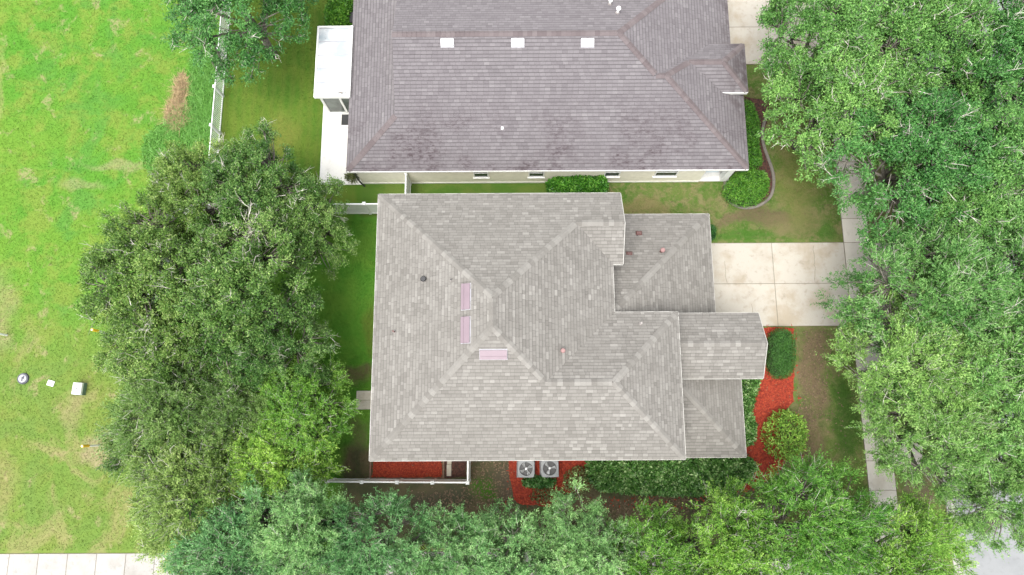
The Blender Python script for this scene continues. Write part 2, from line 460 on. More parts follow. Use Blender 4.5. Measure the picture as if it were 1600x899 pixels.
class MB:
    """Collects shapes and links them as one mesh object."""
    def __init__(s):
        s.v, s.f, s.t = [], [], []

    def add(s, vs, fs):
        k = len(s.v)
        s.v += [tuple(x) for x in vs]
        s.f += [tuple(i + k for i in f) for f in fs]
        return s

    def box(s, x0, x1, y0, y1, z0, z1, b=0.0):
        if b <= 0:
            vs = [(x, y, z) for z in (z0, z1) for x, y in ((x0, y0), (x1, y0), (x1, y1), (x0, y1))]
            fs = [(3, 2, 1, 0), (4, 5, 6, 7), (0, 1, 5, 4), (1, 2, 6, 5), (2, 3, 7, 6), (3, 0, 4, 7)]
        else:
            vs = [(x, y, z0) for x, y in ((x0, y0), (x1, y0), (x1, y1), (x0, y1))]
            vs += [(x, y, z1 - b) for x, y in ((x0, y0), (x1, y0), (x1, y1), (x0, y1))]
            vs += [(x, y, z1) for x, y in ((x0 + b, y0 + b), (x1 - b, y0 + b), (x1 - b, y1 - b), (x0 + b, y1 - b))]
            fs = [(3, 2, 1, 0), (8, 9, 10, 11)]
            for k in (0, 4):
                fs += [(k + i, k + (i + 1) % 4, k + 4 + (i + 1) % 4, k + 4 + i) for i in range(4)]
        return s.add(vs, fs)

    def prism(s, poly, z0, z1):
        n = len(poly)
        vs = [(p[0], p[1], z0) for p in poly] + [(p[0], p[1], z1) for p in poly]
        fs = [tuple(range(n - 1, -1, -1)), tuple(range(n, 2 * n))]
        fs += [(i, (i + 1) % n, n + (i + 1) % n, n + i) for i in range(n)]
        return s.add(vs, fs)

    def cyl(s, x, y, z0, z1, r0, r1=None, n=16):
        r1 = r0 if r1 is None else r1
        vs = [(x + r * math.cos(2 * math.pi * i / n), y + r * math.sin(2 * math.pi * i / n), z) for z, r in ((z0, r0), (z1, r1)) for i in range(n)]
        fs = [tuple(range(n - 1, -1, -1)), tuple(range(n, 2 * n))]
        fs += [(i, (i + 1) % n, n + (i + 1) % n, n + i) for i in range(n)]
        return s.add(vs, fs)

    def tube(s, pts, rad, n=6):
        pts = [Vector(p) for p in pts]
        rings = []
        for i, p in enumerate(pts):
            d = (pts[min(i + 1, len(pts) - 1)] - pts[max(i - 1, 0)])
            d = d.normalized() if d.length > 1e-6 else Vector((0, 0, 1))
            a = d.orthogonal().normalized()
            b = d.cross(a)
            r = rad[i] if hasattr(rad, '__len__') else rad
            rings.append([p + (a * math.cos(2 * math.pi * k / n) + b * math.sin(2 * math.pi * k / n)) * r for k in range(n)])
        vs = [v for r in rings for v in r]
        fs = []
        for i in range(len(pts) - 1):
            fs += [(i * n + k, i * n + (k + 1) % n, (i + 1) * n + (k + 1) % n, (i + 1) * n + k) for k in range(n)]
        fs += [tuple(range(n - 1, -1, -1)), tuple(range((len(pts) - 1) * n, len(pts) * n))]
        return s.add(vs, fs)

    def mesh(s, name):
        me = bpy.data.meshes.new(name)
        me.from_pydata(s.v, [], s.f)
        me.update()
        return me

    def build(s, name, mat, parent=None, smooth=False):
        me = s.mesh(name)
        if smooth:
            me.polygons.foreach_set('use_smooth', [True] * len(me.polygons))
        return obj_from(name, me, parent, mat)


def np_mesh(name, verts, tris, tint=None):
    """Triangle mesh from numpy arrays with a point attribute 'tint'."""
    me = bpy.data.meshes.new(name)
    nv, nf = len(verts), len(tris)
    me.vertices.add(nv)
    me.vertices.foreach_set('co', np.ascontiguousarray(verts, dtype=np.float32).ravel())
    me.loops.add(nf * 3)
    me.loops.foreach_set('vertex_index', np.ascontiguousarray(tris, dtype=np.int32).ravel())
    me.polygons.add(nf)
    me.polygons.foreach_set('loop_start', np.arange(0, nf * 3, 3, dtype=np.int32))
    me.polygons.foreach_set('loop_total', np.full(nf, 3, dtype=np.int32))
    if tint is not None:
        a = me.attributes.new('tint', 'FLOAT', 'POINT')
        a.data.foreach_set('value', np.ascontiguousarray(tint, dtype=np.float32))
    me.update(calc_edges=True)
    return me


# ------------------------------------------------------------------ ground, roads and paving
def structure(name, me_or_obj, label, cat):
    o = me_or_obj
    return tag(o, label, cat, kind='structure')


S = 320.0
g = MB()
n = 8
gv = [(-S + 2 * S * i / n, -S + 2 * S * j / n, 0) for j in range(n + 1) for i in range(n + 1)]
g.add(gv, [(j * (n + 1) + i, j * (n + 1) + i + 1, (j + 1) * (n + 1) + i + 1, (j + 1) * (n + 1) + i) for j in range(n) for i in range(n)])
structure('ground', g.build('ground', M['ground']), 'green lawns and bare soil around both houses', 'ground')


def paving(name, label, slabs, mat, base_rects, z=0.05):
    """Base of dark joint filler with separate slabs resting on it."""
    b = MB()
    for (x0, x1, y0, y1) in base_rects:
        b.box(x0, x1, y0, y1, -0.02, z - 0.012)
    o = structure(name, b.build(name, M['joint']), label, name.split('_')[0])
    for (x0, x1, y0, y1) in slabs:
        MB().box(x0 + 0.014, x1 - 0.014, y0 + 0.014, y1 - 0.014, z - 0.011, z + random.uniform(0.0, 0.006), 0.008).build('slab', mat, o)
    return o


# driveway of the near house (with the sidewalk band crossing it)
DY0, DY1, DYM = 5.40, 10.28, 7.86
sl = []
for x0, x1 in ((10.40, 15.03), (15.03, 19.22), (20.74, 23.25)):
    for y0, y1 in ((DY0, DYM), (DYM, DY1)):
        sl.append((x0, x1, y0, y1))
paving('driveway', 'pale stained concrete driveway in front of the low garage roof', sl, M['conc_warm'], [(10.38, 19.23, DY0 - 0.01, DY1 + 0.01), (20.73, 23.27, DY0 - 0.01, DY1 + 0.01)], 0.045)
def crack(x, y0, y1_, zt):
    pts_ = []
    y = y0
    xx = x
    while y < y1_:
        pts_.append((xx, y)); y += random.uniform(0.10, 0.22); xx += random.gauss(0, 0.035)
    vs = [(a + s_ * random.uniform(0.006, 0.014), b, zt) for a, b in pts_ for s_ in (-1, 1)]
    MB().add(vs, [(2 * i, 2 * i + 1, 2 * i + 3, 2 * i + 2) for i in range(len(pts_) - 1)]).build('crack', M['joint'], bpy.data.objects['driveway'])


crack(17.35, 7.9, 10.2, 0.0535)
crack(12.3, 7.9, 9.3, 0.0535)
crack(13.6, 5.45, 6.7, 0.0535)
sl = [(12.3, 15.9, 21.6, 24.1), (12.3, 15.9, 24.1, 28.5), (15.9, 19.22, 21.6, 24.1), (15.9, 19.22, 24.1, 28.5), (20.74, 23.25, 21.6, 25.0), (20.74, 23.25, 25.0, 28.5)]
paving('driveway', 'sandy concrete driveway beside the purple grey roof', sl, M['conc_warm'], [(12.28, 19.23, 21.59, 28.51), (20.73, 23.27, 21.59, 28.51)], 0.045)
ys = [-6.64, -5.1, -3.6, -2.05, -0.5, 1.0, 2.5, 4.0, 5.40, 7.86, 10.28, 11.72, 13.2, 14.7, 16.2, 17.7, 19.2, 20.6, 22.1, 23.6, 25.1, 26.6, 28.1, 30.0]
sl = [(19.24, 20.72, a, b) for a, b in zip(ys[:-1], ys[1:])]
sl += [(20.74, 22.4, -2.4, -0.9)]
paving('sidewalk', 'cream concrete sidewalk crossing the driveway under the street trees', sl, M['conc_path'], [(19.23, 20.73, -6.63, 30.0), (20.735, 22.41, -2.41, -0.89)], 0.047)
xs = np.arange(-41.05, 20.7, 1.56)
sl = [(float(a), float(a) + 1.56, -8.2, -6.66) for a in xs]
paving('sidewalk', 'white concrete sidewalk bordering the open lime green field', sl, M['conc_white'], [(-41.06, 20.75, -8.21, -6.655)], 0.047)

# street with kerbs
st = MB()
st.box(23.75, 31.5, -60, 90, -0.03, 0.012)
st.box(-90, 23.745, -18.5, -11.2, -0.03, 0.012)
structure('street', st.build('street', M['asphalt']), 'light grey asphalt street beyond the kerb under the trees', 'street')
kerb = structure('kerb', MB().box(23.30, 23.74, -10.9, 60, -0.03, 0.02).build('kerb', M['joint']), 'pale concrete kerb along the grey street', 'kerb')
for a in np.arange(-10.9, 57, 3.05):
    MB().box(23.52, 23.735, a + 0.01, a + 3.04, 0.021, 0.14, 0.03).build('kerb_stone', M['conc_white'], kerb)
    MB().box(23.305, 23.515, a + 0.01, a + 3.04, 0.021, 0.075, 0.01).build('kerb_stone', M['conc_white'], kerb)


# ------------------------------------------------------------------ roofs
def plane_pts(pl, poly):
    c, bx, by = pl
    return [Vector((x, y, c + bx * x + by * y)) for x, y in poly]


def clip_rect(poly, u0, u1, v0, v1):
    for ax, lim, keep in ((0, u0, 1), (0, u1, -1), (1, v0, 1), (1, v1, -1)):
        out = []
        for i in range(len(poly)):
            a, b = poly[i - 1], poly[i]
            ia, ib = keep * (a[ax] - lim) >= 0, keep * (b[ax] - lim) >= 0
            if ia != ib:
                t = (lim - a[ax]) / (b[ax] - a[ax])
                out.append((a[0] + t * (b[0] - a[0]), a[1] + t * (b[1] - a[1])))
            if ib:
                out.append(b)
        poly = out
        if len(poly) < 3:
            return []
    area = sum(poly[i - 1][0] * poly[i][1] - poly[i][0] * poly[i - 1][1] for i in range(len(poly)))
    return poly if abs(area) > 2e-4 else []


def inside_all(poly, u0, u1, v0, v1):
    """True when a rectangle lies wholly in the (simple) polygon: corners in and no edge crossing."""
    for (u, v) in ((u0, v0), (u1, v0), (u1, v1), (u0, v1)):
        c = False
        for i in range(len(poly)):
            a, b = poly[i - 1], poly[i]
            if (a[1] > v) != (b[1] > v) and u < (b[0] - a[0]) * (v - a[1]) / (b[1] - a[1]) + a[0]:
                c = not c
        if not c:
            return False
    for i in range(len(poly)):
        if clip_seg(poly[i - 1], poly[i], u0, u1, v0, v1):
            return False
    return True


def clip_seg(a, b, u0, u1, v0, v1):
    t0, t1 = 0.0, 1.0
    for p, d, lo, hi in ((a[0], b[0] - a[0], u0, u1), (a[1], b[1] - a[1], v0, v1)):
        if abs(d) < 1e-9:
            if p <= lo or p >= hi:
                return False
        else:
            q0, q1 = (lo - p) / d, (hi - p) / d
            if q0 > q1: q0, q1 = q1, q0
            t0, t1 = max(t0, q0), min(t1, q1)
    return t1 - t0 > 1e-6


def shingle_field(pl, poly2, mat, parent, expo=0.172, wmin=0.16, wmax=0.40, thick=0.014, lap=0.4, uniform=False):
    pts = plane_pts(pl, poly2)
    nrm = Vector((-pl[1], -pl[2], 1)).normalized()
    up = Vector((pl[1], pl[2], 0)).normalized()
    V = (up - nrm * up.dot(nrm)).normalized()
    U = V.cross(nrm)
    O = pts[0]
    uv = [((p - O).dot(U), (p - O).dot(V)) for p in pts]
    umin, umax = min(p[0] for p in uv), max(p[0] for p in uv)
    vmin, vmax = min(p[1] for p in uv), max(p[1] for p in uv)
    verts, faces, tint, lapv = [], [], [], []
    v = vmin
    row = 0
    while v < vmax - 1e-4:
        v1 = min(v + expo, vmax)
        cut = clip_rect(uv, umin - 1, umax + 1, v, v1)
        if cut:
            ra, rb = min(p[0] for p in cut), max(p[0] for p in cut)
            u = ra - random.uniform(0.0, wmax)
            rowt = random.gauss(0, 0.03)
            while u < rb:
                w = (0.305 if uniform else random.uniform(wmin, wmax))
                u1 = u + w
                if u1 > ra:
                    if inside_all(uv, u, u1, v, v1):
                        pg = [(u, v), (u1, v), (u1, v1), (u, v1)]
                    else:
                        pg = clip_rect(uv, u, u1, v, v1)
                    if pg:
                        k = len(verts)
                        m = len(pg)
                        hi = thick * (1.0 + (0.9 if random.random() < lap else 0.0))
                        t = min(1.0, max(0.0, random.betavariate(2.8, 3.0) + rowt))
                        gap = 0.004
                        for (a, b) in pg:
                            h = 0.004 + hi * (1 - 0.85 * (b - v) / expo)
                            aa = min(max(a, u + gap), u1 - gap)
                            verts.append(O + U * aa + V * b + nrm * h)
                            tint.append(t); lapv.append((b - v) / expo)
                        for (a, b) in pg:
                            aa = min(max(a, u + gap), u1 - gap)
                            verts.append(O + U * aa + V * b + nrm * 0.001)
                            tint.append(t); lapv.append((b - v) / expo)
                        area = sum(pg[i - 1][0] * pg[i][1] - pg[i][0] * pg[i - 1][1] for i in range(m))
                        idx = list(range(m)) if area > 0 else list(range(m - 1, -1, -1))
                        faces.append([k + i for i in idx])
                        for i in range(m):
                            a, b = idx[i - 1], idx[i]
                            if abs(pg[a][1] - v1) < 1e-6 and abs(pg[b][1] - v1) < 1e-6:
                                continue
                            faces.append([k + b, k + a, k + m + a, k + m + b])
                u = u1
        v += expo
        row += 1
    me = bpy.data.meshes.new('shingles')
    me.from_pydata([tuple(x) for x in verts], [], faces)
    a = me.attributes.new('tint', 'FLOAT', 'POINT')
    a.data.foreach_set('value', tint)
    a = me.attributes.new('lap', 'FLOAT', 'POINT')
    a.data.foreach_set('value', lapv)
    me.update()
    o = obj_from('shingles', me, parent, mat)
    o['kind'] = 'stuff'
    return o


def cap_run(pl1, pl2, a2, b2, mat, parent, step=0.25, half=0.155, over=0.0):
    """Separate cap shingles along the hip or ridge from a2 (low end) to b2."""
    z = lambda p: pl1[0] + pl1[1] * p[0] + pl1[2] * p[1]
    A = Vector((a2[0], a2[1], z(a2)))
    B = Vector((b2[0], b2[1], z(b2)))
    d = (B - A)
    L = d.length
    d.normalize()
    n1 = Vector((-pl1[1], -pl1[2], 1)).normalized()
    n2 = Vector((-pl2[1], -pl2[2], 1)).normalized()
    s1 = n1.cross(d).normalized()
    s2 = n2.cross(d).normalized()
    if s1.dot(n2) > 0: s1 = -s1
    if s2.dot(n1) > 0: s2 = -s2
    na = (n1 + n2).normalized()
    cnt = max(1, int(round(L / step)))
    st_ = L / cnt
    ln = st_ * 1.12
    lo, hi = 0.022, 0.046
    vs = []
    for (t, h) in ((0, hi), (ln, lo)):
        for off in (s1 * half + n1 * h, s1 * half * 0.12 + na * (h + 0.012), s2 * half * 0.12 + na * (h + 0.012), s2 * half + n2 * h):
            vs.append(d * t + off)
    for (t, h) in ((0, 0.0), (ln, 0.0)):
        for off in (s1 * half + n1 * 0.002, s1 * half * 0.12 + na * 0.002, s2 * half * 0.12 + na * 0.002, s2 * half + n2 * 0.002):
            vs.append(d * t + off)
    fs = []
    for i in range(3):
        fs.append((i, i + 1, i + 5, i + 4))
        fs.append((i + 8, i + 9, i + 1, i))
        fs.append((i + 4, i + 5, i + 13, i + 12))
    fs += [(8, 0, 4, 12), (3, 11, 15, 7)]
    me = bpy.data.meshes.new('ridge_cap')
    me.from_pydata([tuple(v) for v in vs], [], fs)
    import bmesh
    bm = bmesh.new(); bm.from_mesh(me)
    bmesh.ops.recalc_face_normals(bm, faces=bm.faces)
    bm.to_mesh(me); bm.free()
    me.materials.append(mat)
    for i in range(cnt):
        o = bpy.data.objects.new('ridge_cap', me)
        COL.objects.link(o)
        o.parent = parent
        o.location = A + d * (i * st_ + (0.10 if i == 0 else 0.0)) + na * random.uniform(0, 0.004)


def deck(planes, parent, name='roof', thick=0.14):
    m = MB()
    for pl, poly in planes:
        ar = sum(poly[i - 1][0] * poly[i][1] - poly[i][0] * poly[i - 1][1] for i in range(len(poly)))
        if ar < 0: poly = poly[::-1]
        top = plane_pts(pl, poly)
        k = len(top)
        m.add(top + [Vector((p.x, p.y, p.z - thick)) for p in top],
              [tuple(range(k)), tuple(range(2 * k - 1, k - 1, -1))] + [(i, k + i, k + (i + 1) % k, (i + 1) % k) for i in range(k)])
    return m.build(name, M['deck'], parent)


def fascia(parent, pts, mat, h=0.17, t=0.03, drop=0.012, name='fascia', edge=None):
    """Boards along a run of eave points (counter-clockwise seen from above, board outside)."""
    for a, b in zip(pts[:-1], pts[1:]):
        a, b = Vector(a), Vector(b)
        d = (b - a)
        L = d.length
        d.normalize()
        hz = Vector((d.x, d.y, 0)).normalized()
        o = Vector((hz.y, -hz.x, 0))
        m = MB()
        vs = []
        for q in (a, b):
            for oo, zz in ((0.002, drop), (t, drop), (t, -h), (0.002, -h)):
                vs.append(q + o * oo + Vector((0, 0, zz)))
        m.add(vs, [(0, 1, 5, 4), (1, 2, 6, 5), (2, 3, 7, 6), (3, 0, 4, 7), (3, 2, 1, 0), (4, 5, 6, 7)])
        m.build(name, mat, parent)


def wall_prism(name, poly, z0, z1, mat, parent):
    return MB().prism(poly, z0, z1).build(name, mat, parent)


def window(parent, p0, p1, z0, z1, out, mat_frame, mat_glass, name='window'):
    """Framed window on a wall face between plan points p0 and p1; out = outward normal."""
    a, b = Vector((p0[0], p0[1], 0)), Vector((p1[0], p1[1], 0))
    o = Vector((out[0], out[1], 0))
    d = (b - a).normalized()
    W = (b - a).length
    fr = MB()

    def slab(u0, u1, za, zb, w0, w1):
        vs = []
        for zz in (za, zb):
            for u, w in ((u0, w0), (u1, w0), (u1, w1), (u0, w1)):
                vs.append(a + d * u + o * w + Vector((0, 0, zz)))
        fr_.add(vs, [(3, 2, 1, 0), (4, 5, 6, 7), (0, 1, 5, 4), (1, 2, 6, 5), (2, 3, 7, 6), (3, 0, 4, 7)])
    fr_ = fr
    w = 0.06
    slab(0, w, z0, z1, 0.003, 0.06); slab(W - w, W, z0, z1, 0.003, 0.06)
    slab(w, W - w, z0, z0 + w, 0.003, 0.06); slab(w, W - w, z1 - w, z1, 0.003, 0.06)
    f = fr.build(name, mat_frame, parent)
    fr_ = MB(); slab(-0.05, W + 0.05, z0 - 0.08, z0 - 0.003, 0.003, 0.10); fr_.build('sill', mat_frame, f)
    fr_ = MB(); slab(w + 0.002, W - w - 0.002, z0 + w + 0.002, z1 - w - 0.002, 0.004, 0.025); fr_.build('pane', mat_glass, f)
    fr_ = MB(); slab(w + 0.003, W - w - 0.003, (z0 + z1) / 2 - 0.02, (z0 + z1) / 2 + 0.02, 0.027, 0.05); fr_.build('glazing_bar', mat_frame, f)
    return f


# ---- the near, two storey house
EA, P = 5.90, 0.55
XW, XE, XG, XWE = -6.73, 4.90, 5.40, 7.97
YS, YN, YG, YWN = -1.63, 11.35, 7.69, 5.30
A_W = (EA - P * XW, P, 0); A_N = (EA + P * YN, 0, -P); A_S = (EA - P * YS, 0, P); A_E = (EA + P * XE, -P, 0)
A_WN = (EA + P * YWN, 0, -P); A_WE = (EA + P * XWE, -P, 0); A_GS = (EA - P * YG, 0, P)
hs = (XE - XW) / 2
xr = (XW + XE) / 2
RN, RS = (xr, YN - hs), (xr, YS + hs)
yg = (YN + YG) / 2
HG = (XE - (YN - yg), yg)
yw = (YS + YWN) / 2
hw = (YWN - YS) / 2
WR, WRE = (XE - hw, yw), (XWE - hw, yw)
NWc, SWc, SEc = (XW, YN), (XW, YS), (XWE, YS)
polysA = [(A_W, [NWc, SWc, RS, RN]), (A_N, [NWc, RN, HG, (XG, yg), (XG, YN)]), (A_S, [SWc, SEc, WRE, WR, RS]),
          (A_E, [RN, RS, WR, (XE, YWN), (XE, YG), HG]), (A_GS, [HG, (XE, YG), (XG, YG), (XG, yg)]),
          (A_WN, [WR, WRE, (XWE, YWN), (XE, YWN)]), (A_WE, [SEc, (XWE, YWN), WRE])]
houseA = empty('house', (0, 0, 0))
tag(houseA, 'two storey house under a light grey blended shingle hip roof', 'house')
roofA = deck(polysA, houseA, 'main_roof')
for pl, po in polysA:
    shingle_field(pl, po, M['shA'], roofA)
for a, b, p, q in ((SWc, RS, A_W, A_S), (NWc, RN, A_W, A_N), (HG, RN, A_N, A_E), ((XG, yg), HG, A_N, A_GS), (WR, RS, A_S, A_E),
                   (WRE, WR, A_S, A_WN), (SEc, WRE, A_S, A_WE), ((XWE, YWN), WRE, A_WN, A_WE), (RN, RS, A_W, A_E)):
    cap_run(p, q, a, b, M['capA'], roofA)
zA = EA
fascia(roofA, [(XW, YN, zA), (XW, YS, zA), (XWE, YS, zA), (XWE, YWN, zA), (XE, YWN, zA), (XE, YG, zA), (XG - 0.003, YG, zA)], M['drip'])
zgr = EA + P * (YN - yg)
fascia(roofA, [(XG, YG, zA), (XG, yg, zgr), (XG, YN, zA)], M['drip'], name='rake_board')
fascia(roofA, [(XG - 0.003, YN, zA), (XW, YN, zA)], M['drip'])
# garage roof
EG, Q = 2.60, 0.50
GX, GY = 10.75, 11.25
G_N = (EG + Q * GY, 0, -Q); G_E = (EG + Q * GX, -Q, 0)
GNE, GIN = (GX, GY), (4.70, GY - (GX - 4.70))
polysG = [(G_N, [(4.70, GY), GIN, GNE]), (G_E, [GNE, GIN, (GIN[0] + 0.02, 5.06), (GX, 5.06)])]
roofG = deck(polysG, houseA, 'garage_roof')
for pl, po in polysG:
    shingle_field(pl, po, M['shA'], roofG)
cap_run(G_N, G_E, GNE, GIN, M['capA'], roofG)
fascia(roofG, [(GX, 5.06, EG), (GX, GY, EG), (5.2, GY, EG)], M['drip'])
# front porch roof
PX, PY, PQ = 11.87, -1.70, 0.45
P_S = (EG - PQ * PY, 0, PQ); P_E = (EG + PQ * PX, -PQ, 0)
PIN = (PX - (2.42 - PY), 2.42)
polysP = [(P_S, [(7.60, PY), (PX, PY), PIN, (7.60, 2.42)]), (P_E, [(PX, PY), (PX, 2.42), PIN])]
roofP = deck(polysP, houseA, 'porch_roof')
for pl, po in polysP:
    shingle_field(pl, po, M['shA'], roofP)
cap_run(P_S, P_E, (PX, PY), PIN, M['capA'], roofP)
fascia(roofP, [(8.0, PY, EG), (PX, PY, EG), (PX, 2.42, EG)], M['drip'])
# entry gable roof
EE, GTX = 4.62, 12.32
GYS, GYN = 2.17, 5.43
gm = (GYS + GYN) / 2
T_S = (EE - P * GYS, 0, P); T_N = (EE + P * GYN, 0, -P)
polysT = [(T_S, [(7.65, GYS), (GTX, GYS), (GTX, gm), (7.65, gm)]), (T_N, [(7.65, gm), (GTX, gm), (GTX, GYN), (7.65, GYN)])]
roofT = deck(polysT, houseA, 'entry_gable_roof')
for pl, po in polysT:
    shingle_field(pl, po, M['shA'], roofT)
cap_run(T_S, T_N, (GTX, gm), (7.7, gm), M['capA'], roofT)
zt = EE + P * (gm - GYS)
fascia(roofT, [(7.7, GYS, EE), (GTX, GYS, EE)], M['drip'])
fascia(roofT, [(GTX, GYS, EE), (GTX, gm, zt), (GTX, GYN, EE)], M['drip'], name='rake_board')
fascia(roofT, [(GTX, GYN, EE), (8.0, GYN, EE)], M['drip'])
# walls of the near house
o = 0.32
main_poly = [(XW + o, YS + o), (XWE - o, YS + o), (XWE - o, YWN - o), (XE - o, YWN - o), (XE - o, YG + o), (XG - o, YG + o), (XG - o, YN - o), (XW + o, YN - o)]
wallA = wall_prism('wall', main_poly, 0, EA - 0.12, M['stuccoA'], houseA)
wall_prism('garage_wall', [(4.61, 5.08), (GX - o, 5.08), (GX - o, GY - o), (5.11, GY - o), (5.11, 7.98), (4.61, 7.98)], 0, EG - 0.12, M['stuccoA'], houseA)
wall_prism('entry_wall', [(7.68, GYS + 0.3), (10.3, GYS + 0.3), (10.3, 5.06), (7.68, 5.06)], 0, EE - 0.12, M['stuccoA'], houseA)
for yy in (GYS + 0.3, GYN - 0.65):
    MB().box(11.55, 11.95, yy, yy + 0.4, 0, EE - 0.14).build('entry_column', M['stuccoA'], houseA)
MB().add([(GTX - 0.32, GYS + 0.1, EE - 0.1), (GTX - 0.32, GYN - 0.1, EE - 0.1), (GTX - 0.32, gm, zt - 0.2), (GTX - 0.42, GYS + 0.1, EE - 0.1), (GTX - 0.42, GYN - 0.1, EE - 0.1), (GTX - 0.42, gm, zt - 0.2)],
         [(0, 1, 2), (5, 4, 3), (0, 3, 4, 1), (1, 4, 5, 2), (2, 5, 3, 0)]).build('gable_wall', M['stuccoA'], houseA)
wall_prism('porch_wall', [(7.68, PY + 0.32), (PX - 1.4, PY + 0.32), (PX - 1.4, GYS + 0.29), (7.68, GYS + 0.29)], 0, EG - 0.14, M['stuccoA'], houseA)
MB().box(PX - 0.62, PX - 0.32, PY + 0.32, PY + 0.62, 0, EG - 0.14).build('porch_column', M['white'], houseA)
MB().box(7.68, 12.2, YS + 0.2, 5.1, 0, 0.10).build('porch_floor', M['conc_warm'], houseA)
gd = MB().box(GX - o + 0.003, GX - o + 0.05, 5.6, 10.4, 0.05, 2.15).build('garage_door', M['white'], houseA)
for k in range(4):
    MB().box(GX - o + 0.052, GX - o + 0.065, 5.64, 10.36, 0.09 + k * 0.52, 0.55 + k * 0.52).build('panel', M['white'], gd)
for x in (-4.9, -1.2, 2.4, 5.6):
    window(houseA, (x, YS + o), (x + 1.1, YS + o), 3.9, 5.2, (0, -1), M['white'], M['glass'])
for y in (0.6, 4.2, 7.6):
    window(houseA, (XW + o, y + 1.2), (XW + o, y), 3.8, 5.2, (-1, 0), M['white'], M['glass'])

# roof fittings of the near house
def zplane(pl, x, y):
    return pl[0] + pl[1] * x + pl[2] * y


def ridge_vent(parent, pl, cx, cy, along, across, mat):
    """Low slant-backed metal off-ridge vent lying on a roof plane."""
    nrm = Vector((-pl[1], -pl[2], 1)).normalized()
    up = Vector((pl[1], pl[2], 0)).normalized()
    V = (up - nrm * up.dot(nrm)).normalized()
    U = V.cross(nrm)
    C = Vector((cx, cy, zplane(pl, cx, cy)))
    R3 = Matrix((U, V, nrm)).transposed()
    def bx(u0, u1, v0, v1, h0, h1a, h1b):
        vs = [C + R3 @ Vector(p) for p in ((u0, v0, h0), (u1, v0, h0), (u1, v1, h0), (u0, v1, h0), (u0, v0, h1a), (u1, v0, h1a), (u1, v1, h1b), (u0, v1, h1b))]
        return vs, [(3, 2, 1, 0), (4, 5, 6, 7), (0, 1, 5, 4), (1, 2, 6, 5), (2, 3, 7, 6), (3, 0, 4, 7)]
    h = MB().add(*bx(-along / 2, along / 2, -across / 2 + 0.05, across / 2, 0.06, 0.16, 0.075)).build('roof_vent', mat, parent)
    MB().add(*bx(-along / 2 - 0.02, along / 2 + 0.02, -across / 2 - 0.02, across / 2 + 0.04, 0.015, 0.028, 0.028)).build('flange', M['ventwhite'], h)
    MB().add(*bx(-along / 2 + 0.02, along / 2 - 0.02, -across / 2 + 0.065, across / 2 - 0.03, 0.03, 0.059, 0.059)).build('throat', M['pinkdark'], h)
    MB().add(*bx(-along / 2 + 0.01, along / 2 - 0.01, -across / 2 + 0.17, -across / 2 + 0.19, 0.137, 0.151, 0.148)).build('fold', mat, h)
    return h


for (px, py, pl, al) in ((728.5, 464, A_W, 1.18), (728, 516, A_W, 1.18), (771, 554, A_S, 1.2)):
    p = at(px, py, 8.3)
    zz = zplane(pl, p.x, p.y)
    p = at(px, py, zz)
    ridge_vent(roofA, pl, p.x, p.y, al, 0.46, M['pink'])


def pipe_vent(parent, px, py, pl, z0, r, h, mat, boot, cap=None):
    p = at(px, py, z0)
    zz = zplane(pl, p.x, p.y)
    p = at(px, py, zz)
    v = MB().cyl(p.x, p.y, zz - 0.05, zz + h, r, r, 14).build('vent_pipe', mat, parent)
    MB().cyl(p.x, p.y, zz - 0.12, zz + 0.09, r * 2.2, r * 1.25, 14).build('boot', boot, v)
    if cap:
        MB().cyl(p.x, p.y, zz + h + 0.002, zz + h + 0.06, r * 1.9, r * 1.5, 14).build('cap', cap, v)


pipe_vent(houseA, 662, 437, A_W, 7.5, 0.075, 0.16, M['black'], M['lead'], M['black'])
pipe_vent(houseA, 705, 438, A_W, 8.3, 0.035, 0.16, M['black'], M['lead'])
pipe_vent(houseA, 616, 519, A_W, 6.5, 0.045, 0.30, M['rustpipe'], M['lead'])
pipe_vent(houseA, 879, 549, A_E, 7.2, 0.06, 0.30, M['rustpipe'], M['lead'], M['pinkcap'])
pipe_vent(houseA, 1001, 506, A_WN, 6.2, 0.045, 0.25, M['lead'], M['lead'])
pipe_vent(houseA, 1033, 394, G_N, 3.4, 0.07, 0.42, M['rustpipe'], M['rustpipe'], M['pinkcap'])
for (px, py) in ((998, 365), (983, 397)):
    p = at(px, py, 3.5)
    zz = zplane(G_N, p.x, p.y)
    p = at(px, py, zz)
    v = MB().box(p.x - 0.16, p.x + 0.16, p.y - 0.11, p.y + 0.11, zz - 0.05, zz + 0.13, 0.05).build('roof_vent', M['rustpipe'], houseA)
    MB().box(p.x - 0.158, p.x - 0.05, p.y - 0.13, p.y - 0.112, zz - 0.04, zz + 0.09).build('throat', M['black'], v)

# ---- the far, single storey house
EB, PB = 2.60, 0.38
BW, BD, BS, BN, BE1, BE2 = -9.22, -6.43, 13.82, 27.44, 13.10, 12.58
B_S = (EB - PB * BS, 0, PB); B_N = (EB + PB * BN, 0, -PB); B_W = (EB - PB * BW, PB, 0)
B_SE = (EB + PB * BE1, -PB, 0); B_NE = (EB + PB * BE2, -PB, 0)
EN_E, EN_P = 3.10, 0.50
EYN, EYS, EX = 21.14, 18.19, 13.20
E_N = (EN_E + EN_P * EYN, 0, -EN_P); E_S = (EN_E - EN_P * EYS, 0, EN_P); E_E = (EN_E + EN_P * EX, -EN_P, 0)
yr = (BS + BN) / 2
RW, RE = (BD, yr), (BE2 - (yr - BS), yr)
y1 = (EN_E + EN_P * EYN - EB + PB * BS) / (PB + EN_P)
P1, P2 = (BE1 + BS - y1, y1), (BE2 + BS - y1, y1)
eyr = (EYN + EYS) / 2
ezr = EN_E + EN_P * (EYN - eyr)
ERW = (BE1 - (ezr - EB) / PB, eyr)
ERE = (EX - (EYN - eyr), eyr)
